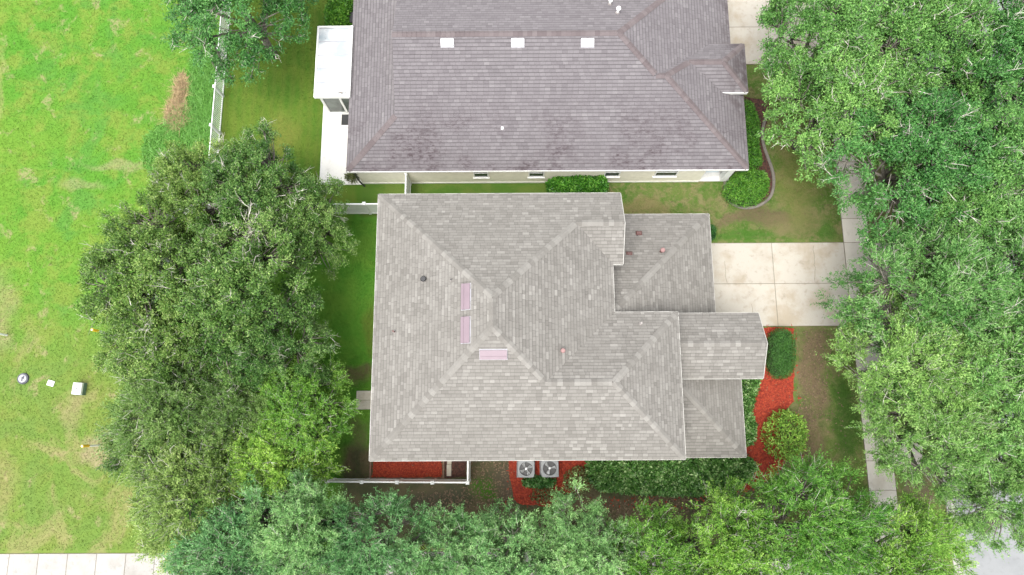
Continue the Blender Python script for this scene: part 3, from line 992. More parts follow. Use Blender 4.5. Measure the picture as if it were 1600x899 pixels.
ESW = (BE1 - (EN_E - EB) / PB, EYS)
ENW = (BE2 - (EN_E - EB) / PB, EYN)
rd = BD - BW
polysB = [(B_S, [(BW, BS), (BE1, BS), P1, P2, RE, RW, (BD, BS + rd)]),
          (B_N, [RW, RE, (BE2, BN), (BW, BN), (BD, BN - rd)]),
          (B_W, [(BW, BS), (BD, BS + rd), (BD, BN - rd), (BW, BN)]),
          (B_SE, [(BE1, BS), (BE1, EYS + 0.28), (ESW[0], EYS + 0.28), ESW, ERW, P1]),
          (B_NE, [RE, P2, ENW, (ENW[0], EYN - 0.28), (BE2, EYN - 0.28), (BE2, BN)])]
polysE = [(E_N, [P1, ERW, ERE, (EX, EYN), ENW, P2]), (E_S, [ESW, (EX, EYS), ERE, ERW]), (E_E, [(EX, EYS), (EX, EYN), ERE])]
houseB = empty('house', (0, 20, 0))
houseB.location = (0, 0, 0)
tag(houseB, 'single storey house under a weathered purple grey shingle roof with dark streaks', 'house')
roofB = deck(polysB, houseB, 'main_roof')
roofE = deck(polysE, houseB, 'entry_roof', 0.12)
for pl, po in polysB:
    shingle_field(pl, po, M['shB'], roofB, expo=0.195, uniform=True, thick=0.012, lap=0.15)
for pl, po in polysE:
    shingle_field(pl, po, M['shB'], roofE, expo=0.195, uniform=True, thick=0.012, lap=0.15)
for a, b, p, q in (((BW, BS), (BD, BS + rd), B_S, B_W), ((BW, BN), (BD, BN - rd), B_N, B_W), (RE, RW, B_S, B_N), (P2, RE, B_S, B_NE),
                   ((BE1, BS), P1, B_S, B_SE), ((BE2, BN), RE, B_N, B_NE), (P1, P2, B_S, E_N)):
    cap_run(p, q, a, b, M['capB'], roofB, 0.26, 0.165)
for a, b, p, q in ((ERW, P1, B_SE, E_N), (ERE, ERW, E_N, E_S), ((EX, EYN), ERE, E_N, E_E), ((EX, EYS), ERE, E_S, E_E)):
    cap_run(p, q, a, b, M['capB'], roofE, 0.26, 0.165)
MB().add([(BD, BS + rd, EB + PB * rd), (BD, BN - rd, EB + PB * rd), (BD, yr, EB + PB * (yr - BS) - 0.13), (BD + 0.1, BS + rd, EB + PB * rd), (BD + 0.1, BN - rd, EB + PB * rd), (BD + 0.1, yr, EB + PB * (yr - BS) - 0.13)],
         [(2, 1, 0), (3, 4, 5), (0, 1, 4, 3), (1, 2, 5, 4), (2, 0, 3, 5)]).build('gable_wall', M['stuccoB'], houseB)
fascia(roofB, [(BW, BN, EB), (BW, BS, EB)], M['dripB'])
fascia(roofB, [(BW, BS, EB), (BE1, BS, EB)], M['white'], h=0.15)
fascia(roofB, [(BE1, BS, EB), (BE1, EYS + 0.28, EB)], M['dripB'])
fascia(roofB, [(BE2, EYN - 0.28, EB), (BE2, BN, EB), (BW, BN, EB)], M['dripB'])
fascia(roofE, [(ESW[0], EYS, EN_E), (EX, EYS, EN_E)], M['white'], h=0.2)
fascia(roofE, [(EX, EYS, EN_E), (EX, EYN, EN_E), (ENW[0], EYN, EN_E)], M['dripB'])
# walls
WY = 14.06
wallB = wall_prism('wall', [(BW + 0.35, WY), (11.0, WY), (11.0, 16.2), (BE2 - 0.4, 16.2), (BE2 - 0.4, BN - 0.35), (BW + 0.35, BN - 0.35)], 0, EB - 0.13, M['stuccoB'], houseB)
wall_prism('plinth', [(BW + 0.32, WY - 0.03), (11.0, WY - 0.03), (11.0, WY - 0.002), (BW + 0.32, WY - 0.002)], 0, 0.16, M['conc_patio'], houseB)
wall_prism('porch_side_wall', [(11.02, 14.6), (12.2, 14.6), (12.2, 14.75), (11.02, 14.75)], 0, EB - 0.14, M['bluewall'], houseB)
MB().box(11.02, BE1 - 0.3, WY, 16.15, 0, 0.09).build('porch_floor', M['conc_patio'], houseB)
MB().box(12.25, 12.62, WY - 0.02, WY + 0.36, 0.09, EB - 0.14).build('porch_column', M['white'], houseB)
for yy in (EYS + 0.3, EYN - 0.6):
    MB().box(12.5, 12.85, yy, yy + 0.34, 0, EN_E - 0.14).build('entry_column', M['white'], houseB)
MB().box(11.4, 12.8, EYS + 0.36, EYS + 0.48, 2.5, EN_E - 0.13).build('entry_beam', M['white'], houseB)
for (pxa, pxb) in ((739, 763), (826, 851), (946, 971), (1026, 1062)):
    a, b = at(pxa, 275, 1.9), at(pxb, 275, 1.9)
    window(houseB, (a.x, WY), (b.x, WY), 1.02, 2.36, (0, -1), M['white'], M['glass'])
gdb = MB().box(BE2 - 0.397, BE2 - 0.35, 22.0, 26.8, 0.05, 2.1).build('garage_door', M['white'], houseB)
for k in range(4):
    MB().box(BE2 - 0.348, BE2 - 0.335, 22.05, 26.75, 0.09 + k * 0.5, 0.53 + k * 0.5).build('panel', M['white'], gdb)
for px in (699, 809, 918):
    p = at(px, 68, 5.0)
    zz = zplane(B_S, p.x, p.y)
    p = at(px, 68, zz)
    sl_ = PB
    v = None
    for k, xx in enumerate((-0.33, 0.02)):
        vs = []
        for dz in (0.03, 0.16):
            for dx, dy in ((xx, -0.17), (xx + 0.31, -0.17), (xx + 0.31, 0.17), (xx, 0.17)):
                vs.append((p.x + dx, p.y + dy, zz + sl_ * dy + dz))
        b = MB().add(vs, [(3, 2, 1, 0), (4, 5, 6, 7), (0, 1, 5, 4), (1, 2, 6, 5), (2, 3, 7, 6), (3, 0, 4, 7)])
        if v is None:
            v = b.build('roof_vent', M['white'], houseB)
        else:
            b.build('hood', M['white'], v)
    vs = [(p.x + dx, p.y + dy, zz + sl_ * dy + dz) for dz in (0.012, 0.028) for dx, dy in ((-0.36, -0.21), (0.36, -0.21), (0.36, 0.20), (-0.36, 0.20))]
    MB().add(vs, [(3, 2, 1, 0), (4, 5, 6, 7), (0, 1, 5, 4), (1, 2, 6, 5), (2, 3, 7, 6), (3, 0, 4, 7)]).build('flange', M['ventwhite'], v)
pipe_vent(houseB, 965, 20, B_N, 4.8, 0.07, 0.40, M['white'], M['lead'], M['white'])
pipe_vent(houseB, 953, 6, B_N, 4.6, 0.06, 0.30, M['white'], M['lead'], M['white'])
pipe_vent(houseB, 785, 201, B_S, 3.6, 0.06, 0.14, M['white'], M['white'])

# ------------------------------------------------------------------ patio of the far house
c0, c1 = at(490, 153, 2.72), at(555, 42, 2.72)
CX0, CX1, CY0, CY1 = c0.x + 0.02, -9.16, c0.y, c1.y
pat = structure('patio', MB().box(-11.45, BW + 0.33, 13.98, 25.0, -0.02, 0.06, 0.01).build('patio', M['conc_patio']), 'white concrete patio slab against the cream wall', 'patio')
cover = empty('patio_cover', (CX0, CY0, 0))
tag(cover, 'white aluminium panel patio cover at the purple grey eave', 'patio cover')
cover.location = (0, 0, 0)
npan = 5
fr = MB()
fr.box(CX0, CX0 + 0.10, CY0, CY1, 2.60, 2.80)
fr.box(CX1 - 0.08, CX1, CY0, CY1, 2.68, 2.86)
fr.box(CX0 + 0.102, CX1 - 0.082, CY0, CY0 + 0.09, 2.61, 2.82)
fr.box(CX0 + 0.102, CX1 - 0.082, CY1 - 0.09, CY1, 2.61, 2.82)
fr.build('gutter_frame', M['white'], cover)
w = (CY1 - CY0 - 0.19) / npan
for k in range(npan):
    a = CY0 + 0.095 + k * w
    vs = [(CX0 + 0.105, a + 0.008, 2.70), (CX1 - 0.085, a + 0.008, 2.755), (CX1 - 0.085, a + w - 0.008, 2.755), (CX0 + 0.105, a + w - 0.008, 2.70)]
    vs += [(x, y, z + 0.05) for x, y, z in vs]
    pn = MB().add(vs, [(3, 2, 1, 0), (4, 5, 6, 7), (0, 1, 5, 4), (1, 2, 6, 5), (2, 3, 7, 6), (3, 0, 4, 7)]).build('roof_panel', M['alu'], cover)
    vs = [(x, y, z) for z0 in (0.051, 0.085) for x, y, z in ((CX0 + 0.12, a + w - 0.05, 2.70 + z0), (CX1 - 0.10, a + w - 0.05, 2.755 + z0), (CX1 - 0.10, a + w - 0.012, 2.755 + z0), (CX0 + 0.12, a + w - 0.012, 2.70 + z0))]
    MB().add(vs, [(3, 2, 1, 0), (4, 5, 6, 7), (0, 1, 5, 4), (1, 2, 6, 5), (2, 3, 7, 6), (3, 0, 4, 7)]).build('standing_seam', M['ventwhite'], pn)
    for s_ in range(3):
        MB().cyl(CX0 + 0.50, a + w * (0.2 + 0.3 * s_), 2.75, 2.775, 0.022, 0.018, 8).build('screw', M['lead'], pn)
lit = MB()
for k in range(26):
    x, y = random.gauss(CX1 - 0.5, 0.18), CY0 + 0.2 + abs(random.gauss(0, 0.05))
    lit.add([(x, y, 2.815), (x + random.uniform(-.1, .1), y + 0.03, 2.83), (x + 0.05, y + random.uniform(-.05, .05), 2.815)], [(0, 1, 2)])
tag(lit.build('leaf_litter', M['litter']), 'small heap of dead leaves on the white patio cover', 'leaves', kind='stuff')
# screen room front wall under the cover
scr = MB()
sy = CY0 + 0.30
for a, b in ((CX0 + 0.12, CX0 + 0.26), (-10.02, -9.90), (-9.12, -8.95)):
    scr.box(a, b, sy, sy + 0.10, 0.06, 2.58)
scr.box(CX0 + 0.262, -10.022, sy, sy + 0.10, 0.061, 0.20); scr.box(CX0 + 0.262, -10.022, sy, sy + 0.10, 2.42, 2.579)
scr.box(-9.898, -9.122, sy, sy + 0.10, 0.061, 0.16); scr.box(-9.898, -9.122, sy, sy + 0.10, 2.42, 2.579)
scr.build('screen_frame', M['white'], cover)
MB().box(CX0 + 0.265, -10.025, sy + 0.03, sy + 0.05, 0.205, 2.415).build('screen_pane', M['screen'], cover)
MB().box(-9.895, -9.125, sy + 0.03, sy + 0.05, 0.165, 2.415).build('screen_door', M['screen'], cover)
for yy in (CY1 - 0.2, (CY0 + CY1) / 2):
    MB().box(CX0 + 0.02, CX0 + 0.11, yy, yy + 0.09, 0.06, 2.60).build('post', M['white'], cover)
st_ = MB().box(-10.35, -8.92, sy - 0.95, sy - 0.05, 0.061, 0.17, 0.01).build('step', M['conc_patio'])
tag(st_, 'low white concrete step before the screen door', 'step')
mt = MB().box(-10.28, -8.95, sy - 0.80, sy - 0.12, 0.171, 0.19, 0.005).build('door_mat', M['black'])
tag(mt, 'black door mat on the patio step', 'mat')
dp = MB().tube([(-8.95, 13.98, 2.4), (-8.93, 13.97, 0.5), (-8.75, 13.85, 0.1)], 0.05, 8).build('downspout', M['black'], houseB)

# ------------------------------------------------------------------ fences
def privacy_fence(name, label, pts, group=None, h=1.82, bay=2.44, end_posts=True):
    root = empty(name)
    tag(root, label, 'fence', group)
    done = set()
    for a, b in zip(pts[:-1], pts[1:]):
        a, b = Vector(a), Vector(b)
        L = (b - a).length
        d = (b - a).normalized()
        nb = max(1, round(L / bay))
        s_ = L / nb
        ang = math.atan2(d.y, d.x)
        for k in range(nb + 1):
            p = a + d * (s_ * k)
            key = (round(p.x, 2), round(p.y, 2))
            if key not in done:
                done.add(key)
                po = MB().box(-0.065, 0.065, -0.065, 0.065, 0, h + 0.06).build('post', M['vinyl'], root)
                po.location = (p.x, p.y, 0); po.rotation_euler.z = ang
                m = MB()
                m.box(-0.09, 0.09, -0.09, 0.09, h + 0.061, h + 0.095)
                m.add([(-0.085, -0.085, h + 0.096), (0.085, -0.085, h + 0.096), (0.085, 0.085, h + 0.096), (-0.085, 0.085, h + 0.096), (0, 0, h + 0.15)], [(0, 1, 4), (1, 2, 4), (2, 3, 4), (3, 0, 4)])
                m.build('post_cap', M['vinyl'], po)
            if k < nb:
                u0, u1 = 0.07, s_ - 0.07
                pa = MB().box(u0, u1, -0.035, 0.035, h - 0.14, h).build('rail', M['vinyl'], root)
                pb = MB().box(u0, u1, -0.035, 0.035, 0.06, 0.20).build('rail', M['vinyl'], root)
                for q in (pa, pb):
                    q.location = (p.x, p.y, 0); q.rotation_euler.z = ang
                nbd = max(1, int((u1 - u0) / 0.29))
                bw = (u1 - u0) / nbd
                me = None
                for j in range(nbd):
                    if me is None:
                        me = MB().box(0.003, bw - 0.003, -0.018, 0.018, 0.201, h - 0.141).mesh('board')
                        me.materials.append(M['vinyl'])
                    bo = obj_from('board', me, root)
                    bo.location = (p.x + d.x * (u0 + j * bw), p.y + d.y * (u0 + j * bw), 0)
                    bo.rotation_euler.z = ang
    return root


privacy_fence('privacy_fence', 'white vinyl privacy fence joining both houses past the big tree', [(-19.9, 12.2, 0), (-6.05, 12.2, 0), (-6.05, 13.98, 0)])
fz = 1.8
fy = at(600, 755, fz).y
privacy_fence('privacy_fence', 'white vinyl fence enclosing the red mulch corner beside the house', [(-9.75, fy + 0.08, 0), (-2.42, fy, 0), (-2.42, YS + 0.36, 0)], bay=1.85)
privacy_fence('privacy_fence', 'white vinyl fence almost hidden under the dark tree crowns', [(-19.95, 12.0, 0), (-19.95, 2.2, 0)])


def picket_fence(label, x, y0, y1, h=1.22, bay=2.44):
    root = empty('picket_fence')
    tag(root, label, 'fence')
    nb = int(round((y1 - y0) / bay))
    pk = MB().box(-0.012, 0.012, -0.028, 0.028, 0.11, h - 0.075).mesh('picket')
    pk.materials.append(M['vinyl'])
    for k in range(nb + 1):
        yy = y0 + k * bay
        po = MB().box(x - 0.065, x + 0.065, yy - 0.065, yy + 0.065, 0, h + 0.10).build('post', M['vinyl'], root)
        MB().box(x - 0.09, x + 0.09, yy - 0.09, yy + 0.09, h + 0.101, h + 0.15, 0.03).build('post_cap', M['vinyl'], po)
        if k == nb: break
        MB().box(x - 0.025, x + 0.025, yy + 0.067, yy + bay - 0.067, h - 0.074, h).build('rail', M['vinyl'], root)
        MB().box(x - 0.025, x + 0.025, yy + 0.067, yy + bay - 0.067, 0.03, 0.109).build('rail', M['vinyl'], root)
        for j in range(18):
            q = obj_from('picket', pk, root)
            q.location = (x, yy + 0.125 + j * (bay - 0.25) / 17, 0)
    return root


picket_fence('white vinyl picket fence dividing the mown yard from the weedy field', -17.6, 12.36, 29.5)

# ------------------------------------------------------------------ mulch beds, edging, paver
def bed(name, label, px_poly, mat, z=0.03):
    poly = [at(x, y, 0) for x, y in px_poly]
    poly = [(p.x, p.y) for p in poly]
    ar = sum(poly[i - 1][0] * poly[i][1] - poly[i][0] * poly[i - 1][1] for i in range(len(poly)))
    if ar < 0: poly = poly[::-1]
    # wavy outline
    out = []
    for i in range(len(poly)):
        a, b = Vector((*poly[i], 0)), Vector((*poly[(i + 1) % len(poly)], 0))
        n_ = max(1, int((b - a).length / 0.35))
        for k in range(n_):
            q = a.lerp(b, k / n_)
            out.append((q.x + random.uniform(-.05, .05), q.y + random.uniform(-.05, .05)))
    o_ = MB().prism(out, -0.02, z).build(name, mat)
    tag(o_, label, 'mulch', kind='structure')
    return out


def in_poly(poly, x, y):
    c = False
    for i in range(len(poly)):
        a, b = poly[i - 1], poly[i]
        if (a[1] > y) != (b[1] > y) and x < (b[0] - a[0]) * (y - a[1]) / (b[1] - a[1]) + a[0]:
            c = not c
    return c


def chips(polys, n_, mat, name, label, cat, z=0.03, size=(0.05, 0.13), spill=0.0):
    V_, T_ = [], []
    for poly, k in zip(polys, n_):
        x0, x1 = min(p[0] for p in poly) - spill, max(p[0] for p in poly) + spill
        y0, y1 = min(p[1] for p in poly) - spill, max(p[1] for p in poly) + spill
        c = 0
        tries = 0
        while c < k and tries < k * 8:
            tries += 1
            x, y = random.uniform(x0, x1), random.uniform(y0, y1)
            if not in_poly(poly, x, y) and random.random() > 0.0 + (0.12 if spill else 0):
                continue
            c += 1
            a = random.uniform(0, math.pi)
            L, W_ = random.uniform(*size), random.uniform(0.012, 0.03)
            dx, dy = math.cos(a) * L / 2, math.sin(a) * L / 2
            wx, wy = -math.sin(a) * W_, math.cos(a) * W_
            h0, h1 = z + random.uniform(0.004, 0.03), z + random.uniform(0.004, 0.05)
            i = len(V_)
            V_ += [(x - dx - wx, y - dy - wy, h0), (x + dx - wx, y + dy - wy, h1), (x + dx + wx, y + dy + wy, h1 + 0.01), (x - dx + wx, y - dy + wy, h0 + 0.012)]
            T_ += [(i, i + 1, i + 2), (i, i + 2, i + 3)]
    o_ = obj_from(name, np_mesh(name, np.array(V_), np.array(T_)), None, mat)
    tag(o_, label, cat, kind='stuff')


b1 = bed('mulch_bed', 'bright red mulch bed wrapping the porch corner', [(1150, 511), (1241, 513), (1240, 628), (1214, 655), (1222, 690), (1232, 712), (1214, 742), (1165, 768), (1100, 776), (1095, 700), (1150, 695), (1150, 560)], M['mulch'])
b2 = bed('mulch_bed', 'dark red mulch strip beneath the long hedge and condensers', [(792, 700), (1092, 700), (1096, 768), (1010, 764), (940, 758), (890, 770), (858, 792), (806, 786), (797, 750)], M['mulch'], 0.028)
b3 = bed('mulch_bed', 'timber edged red mulch bed inside the white vinyl fence', [(582, 700), (690, 700), (690, 746), (583, 746)], M['mulch'])
b4 = bed('mulch_bed', 'old dark mulch around the paver by the fence corner', [(694, 700), (728, 700), (728, 746), (694, 747)], M['mulch_dark'])
b5 = bed('mulch_bed', 'narrow reddish mulch bed inside the curved concrete edging', [(1160, 150), (1203, 160), (1199, 190), (1190, 215), (1197, 250), (1212, 270), (1208, 300), (1180, 322), (1150, 322), (1134, 300), (1130, 270), (1160, 262)], M['mulch_dark'])
chips([b1, b2, b3], [3800, 2600, 1300], M['chip'], 'mulch_chips', 'red wood chips scattered over the mulch beds', 'wood chips', spill=0.12)
te = MB()
a, b = at(582, 700), at(692, 748)
tim = empty('bed_edging')
tag(tim, 'weathered timber edging around the red mulch bed', 'edging')
MB().box(a.x - 0.12, a.x - 0.02, b.y, a.y, -0.01, 0.10, 0.01).build('board', M['timber'], tim)
MB().box(b.x - 0.02, b.x + 0.08, b.y, a.y, -0.01, 0.10, 0.01).build('board', M['timber'], tim)
MB().box(a.x - 0.018, b.x - 0.022, b.y - 0.02, b.y + 0.06, -0.01, 0.09, 0.01).build('board', M['timber'], tim)
pv = empty('paver_path')
tag(pv, 'grey concrete paver strip beside the red mulch bed', 'paver')
a, b = at(699, 712), at(704, 744)
MB().box(a.x, a.x + 0.24, b.y + 0.62, a.y + 0.35, -0.01, 0.07, 0.012).build('slab', M['conc_grey'], pv)
MB().box(a.x - 0.02, a.x + 0.23, b.y, b.y + 0.61, -0.01, 0.065, 0.012).build('slab', M['conc_grey'], pv)
pd = empty('stepping_pad')
tag(pd, 'small weathered concrete pad at the back wall', 'concrete pad')
a, b = at(557, 611), at(557, 640)
xm, ym = a.x + 0.02, (a.y + b.y) / 2
for (x0, x1) in ((xm, xm + 0.98), (xm + 1.0, xm + 1.98)):
    for (y0, y1_) in ((b.y, ym - 0.008), (ym + 0.008, a.y)):
        MB().box(x0, x1, y0, y1_, -0.02, 0.07, 0.012).build('slab', M['conc_grey'], pd)

# curved concrete edging round the far shrub bed
ed = [at(x, y) for x, y in ((1133, 282), (1133, 302), (1142, 317), (1160, 325), (1182, 323), (1201, 311), (1208, 292), (1207, 270), (1199, 246), (1192, 225), (1191, 205), (1196, 185), (1203, 172))]
sm = []
for i in range(len(ed) - 1):
    p0, p1, p2, p3 = ed[max(i - 1, 0)], ed[i], ed[i + 1], ed[min(i + 2, len(ed) - 1)]
    for k in range(3):
        t = k / 3
        sm.append(0.5 * ((2 * p1) + (p2 - p0) * t + (2 * p0 - 5 * p1 + 4 * p2 - p3) * t * t + (3 * p1 - p0 - 3 * p2 + p3) * t ** 3))
sm.append(ed[-1])
em = MB()
ring = []
for i, p in enumerate(sm):
    d = (sm[min(i + 1, len(sm) - 1)] - sm[max(i - 1, 0)]).normalized()
    q = Vector((-d.y, d.x, 0))
    ring += [p - q * 0.09 + Vector((0, 0, -0.02)), p - q * 0.085 + Vector((0, 0, 0.09)), p - q * 0.05 + Vector((0, 0, 0.12)), p + q * 0.05 + Vector((0, 0, 0.12)), p + q * 0.085 + Vector((0, 0, 0.09)), p + q * 0.09 + Vector((0, 0, -0.02))]
em.add(ring, [(i * 6 + k, (i + 1) * 6 + k, (i + 1) * 6 + k + 1, i * 6 + k + 1) for i in range(len(sm) - 1) for k in range(5)])
tag(em.build('garden_edging', M['edge']), 'curved grey concrete edging around the bright shrub bed', 'edging')

# ------------------------------------------------------------------ condensers
def condenser(px, py, s_, label, nb, ph):
    p = at(px, py, 0.75)
    root = empty('air_conditioner', (p.x, p.y, 0), math.radians(random.uniform(-2, 2)))
    tag(root, label, 'air conditioner', 'condensers by the wall')
    hh = 0.78
    MB().box(-s_ - 0.08, s_ + 0.08, -s_ - 0.08, s_ + 0.08, 0, 0.09, 0.02).build('pad', M['acpad'], root)
    MB().box(-s_ + 0.02, s_ - 0.02, -s_ + 0.02, s_ - 0.02, 0.092, hh - 0.20).build('cabinet', M['acgrey'], root)
    cb = MB()
    for k in range(9):
        z0 = 0.12 + k * 0.052
        cb.box(-s_, s_, -s_, s_, z0, z0 + 0.02)
    cb.build('louvre', M['acgrey'], root)
    # top frame with a round opening
    N = 32
    r = s_ * 0.84
    top = MB()
    vs, fs = [], []
    for z_, in_r in ((hh, r), (hh - 0.19, r)):
        for i in range(N):
            a = 2 * math.pi * i / N
            vs.append((in_r * math.cos(a), in_r * math.sin(a), z_))
    for z_ in (hh, hh - 0.19):
        for i in range(N):
            a = 2 * math.pi * i / N
            k = (s_ + 0.02) / max(abs(math.cos(a)), abs(math.sin(a)))
            k = min(k, (s_ + 0.02) * 1.30)
            vs.append((k * math.cos(a), k * math.sin(a), z_))
    for i in range(N):
        j = (i + 1) % N
        fs += [(i, 2 * N + i, 2 * N + j, j), (i, j, N + j, N + i), (2 * N + i, 3 * N + i, 3 * N + j, 2 * N + j)]
    top.add(vs, fs)
    t_ = top.build('top_panel', M['acgrey'], root)
    MB().cyl(0, 0, hh - 0.196, hh - 0.185, r * 1.02, r * 1.02, 32).build('fan_well', M['black'], root)
    fan = MB().cyl(0, 0, hh - 0.18, hh - 0.08, 0.075, 0.065, 16).build('fan', M['blade'], root)
    for k in range(nb):
        a0 = ph + 2 * math.pi * k / nb
        vs = []
        for (rr, da, zz) in ((0.06, -0.35, -0.15), (0.06, 0.35, -0.09), (r * 0.98, -0.28, -0.15), (r * 0.92, 0.02, -0.11), (r * 0.86, 0.30, -0.07)):
            vs.append((rr * math.cos(a0 + da), rr * math.sin(a0 + da), hh + zz))
        vs += [(x, y, z_ - 0.008) for x, y, z_ in vs]
        MB().add(vs, [(0, 2, 3, 4, 1), (9, 8, 7, 5, 6), (0, 5, 7, 2), (2, 7, 8, 3), (3, 8, 9, 4), (4, 9, 6, 1), (1, 6, 5, 0)]).build('blade', M['blade'], fan)
    gu = MB()
    for q in (0.35, 0.55, 0.75, 0.97):
        pts = [(r * q * math.cos(2 * math.pi * i / 24), r * q * math.sin(2 * math.pi * i / 24), hh + 0.006) for i in range(25)]
        gu.tube(pts, 0.0035, 3)
    for i in range(12):
        a = 2 * math.pi * i / 12
        gu.tube([(r * 0.3 * math.cos(a), r * 0.3 * math.sin(a), hh + 0.007), (r * 1.02 * math.cos(a), r * 1.02 * math.sin(a), hh + 0.007)], 0.0035, 3)
    gu.build('fan_guard', M['black'], root)


condenser(822, 733, 0.42, 'smaller grey air conditioner with four fan blades in red mulch', 4, 0.5)
condenser(859, 732, 0.44, 'larger grey air conditioner with three wide fan blades in red mulch', 3, 0.15)

# ------------------------------------------------------------------ utility things in the field
def marker(px, py, label):
    p = at(px, py)
    r_ = MB().cyl(p.x, p.y, -0.02, 0.98, 0.055, 0.055, 10)
    root = r_.build('marker_post', M['vinyl'])
    tag(root, label, 'marker post')
    MB().cyl(p.x, p.y, 0.96, 1.54, 0.072, 0.072, 10).build('sleeve', M['yellow'], root)
    MB().cyl(p.x, p.y, 1.542, 1.60, 0.055, 0.02, 10).build('cap', M['vinyl'], root)


marker(169, 521, 'yellow topped marker post in the field at the dark tree edge')
marker(155, 696, 'yellow topped marker post standing on a worn bare patch')
marker(11, 524, 'yellow topped marker post beyond the round utility cover')
p = at(37, 592)
rc = MB().cyl(p.x, p.y, -0.02, 0.10, 0.33, 0.30, 24).build('utility_cover', M['darkring'])
tag(rc, 'round dark utility cover with white marks in the field', 'utility cover')
MB().cyl(p.x, p.y, 0.101, 0.12, 0.22, 0.22, 20).build('lid', M['ventwhite'], rc)
MB().box(p.x - 0.04, p.x + 0.02, p.y - 0.14, p.y + 0.1, 0.121, 0.135).build('handle', M['darkring'], rc)
MB().box(p.x + 0.04, p.x + 0.10, p.y - 0.02, p.y + 0.16, 0.121, 0.135).build('handle', M['darkring'], rc)
p = at(80, 599)
wc = MB().box(-0.19, 0.19, -0.15, 0.15, -0.02, 0.07, 0.015).build('utility_cover', M['vinyl'])
wc.location = (p.x, p.y, 0); wc.rotation_euler.z = -0.25
tag(wc, 'small flat white rectangular utility cover in the grass', 'utility cover')
MB().box(-0.15, 0.15, -0.11, 0.11, 0.071, 0.078).build('lid', M['vinyl'], wc)
p = at(121, 607, 0.4)
ub = MB().box(-0.26, 0.26, -0.36, 0.32, -0.02, 0.30, 0.01).build('utility_box', M['green_box'])
ub.location = (p.x, p.y, 0); ub.rotation_euler.z = -0.06
tag(ub, 'white topped utility box standing in the field grass', 'utility box')
MB().box(-0.25, 0.25, -0.33, 0.31, 0.301, 0.50, 0.05).build('lid', M['vinyl'], ub)
MB().cyl(0, 0, 0.501, 0.515, 0.04, 0.04, 10).build('lock', M['black'], ub)
# wheeled bin in the corner of the far house
p = at(547, 28, 1.0)
bn = MB().add([(-0.24, -0.26, 0.05), (0.24, -0.26, 0.05), (0.24, 0.26, 0.05), (-0.24, 0.26, 0.05), (-0.29, -0.32, 1.0), (0.29, -0.32, 1.0), (0.29, 0.32, 1.0), (-0.29, 0.32, 1.0)],
               [(3, 2, 1, 0), (4, 5, 6, 7), (0, 1, 5, 4), (1, 2, 6, 5), (2, 3, 7, 6), (3, 0, 4, 7)]).build('wheeled_bin', M['black'])
bn.location = (-9.55, p.y, 0)
tag(bn, 'black wheeled bin between the shrub and the purple grey roof', 'bin')
MB().box(-0.31, 0.31, -0.34, 0.36, 1.001, 1.07, 0.03).build('lid', M['black'], bn)
for s_ in (-1, 1):
    w_ = MB().tube([(s_ * 0.20, 0.27, 0.10), (s_ * 0.27, 0.27, 0.10)], 0.10, 12).build('wheel', M['black'], bn)

# ------------------------------------------------------------------ foliage
def unit(a):
    return a / np.maximum(np.linalg.norm(a, axis=-1, keepdims=True), 1e-9)


def leaf_arrays(base, d, nrm, L, W, tint):
    d = unit(d)
    side = unit(np.cross(d, nrm))
    up = np.cross(side, d)
    N = len(base)
    L = L[:, None]; W = W[:, None]
    v = np.empty((N, 4, 3))
    v[:, 0] = base
    v[:, 1] = base + d * L * 0.45 + side * W + up * W * 0.35
    v[:, 2] = base + d * L
    v[:, 3] = base + d * L * 0.45 - side * W + up * W * 0.35
    k = (np.arange(N) * 4)[:, None]
    t = np.concatenate([k + np.array([[0, 1, 2]]), k + np.array([[0, 2, 3]])], axis=1).reshape(-1, 3)
    return v.reshape(-1, 3), t, np.repeat(np.clip(tint, 0, 1), 4)


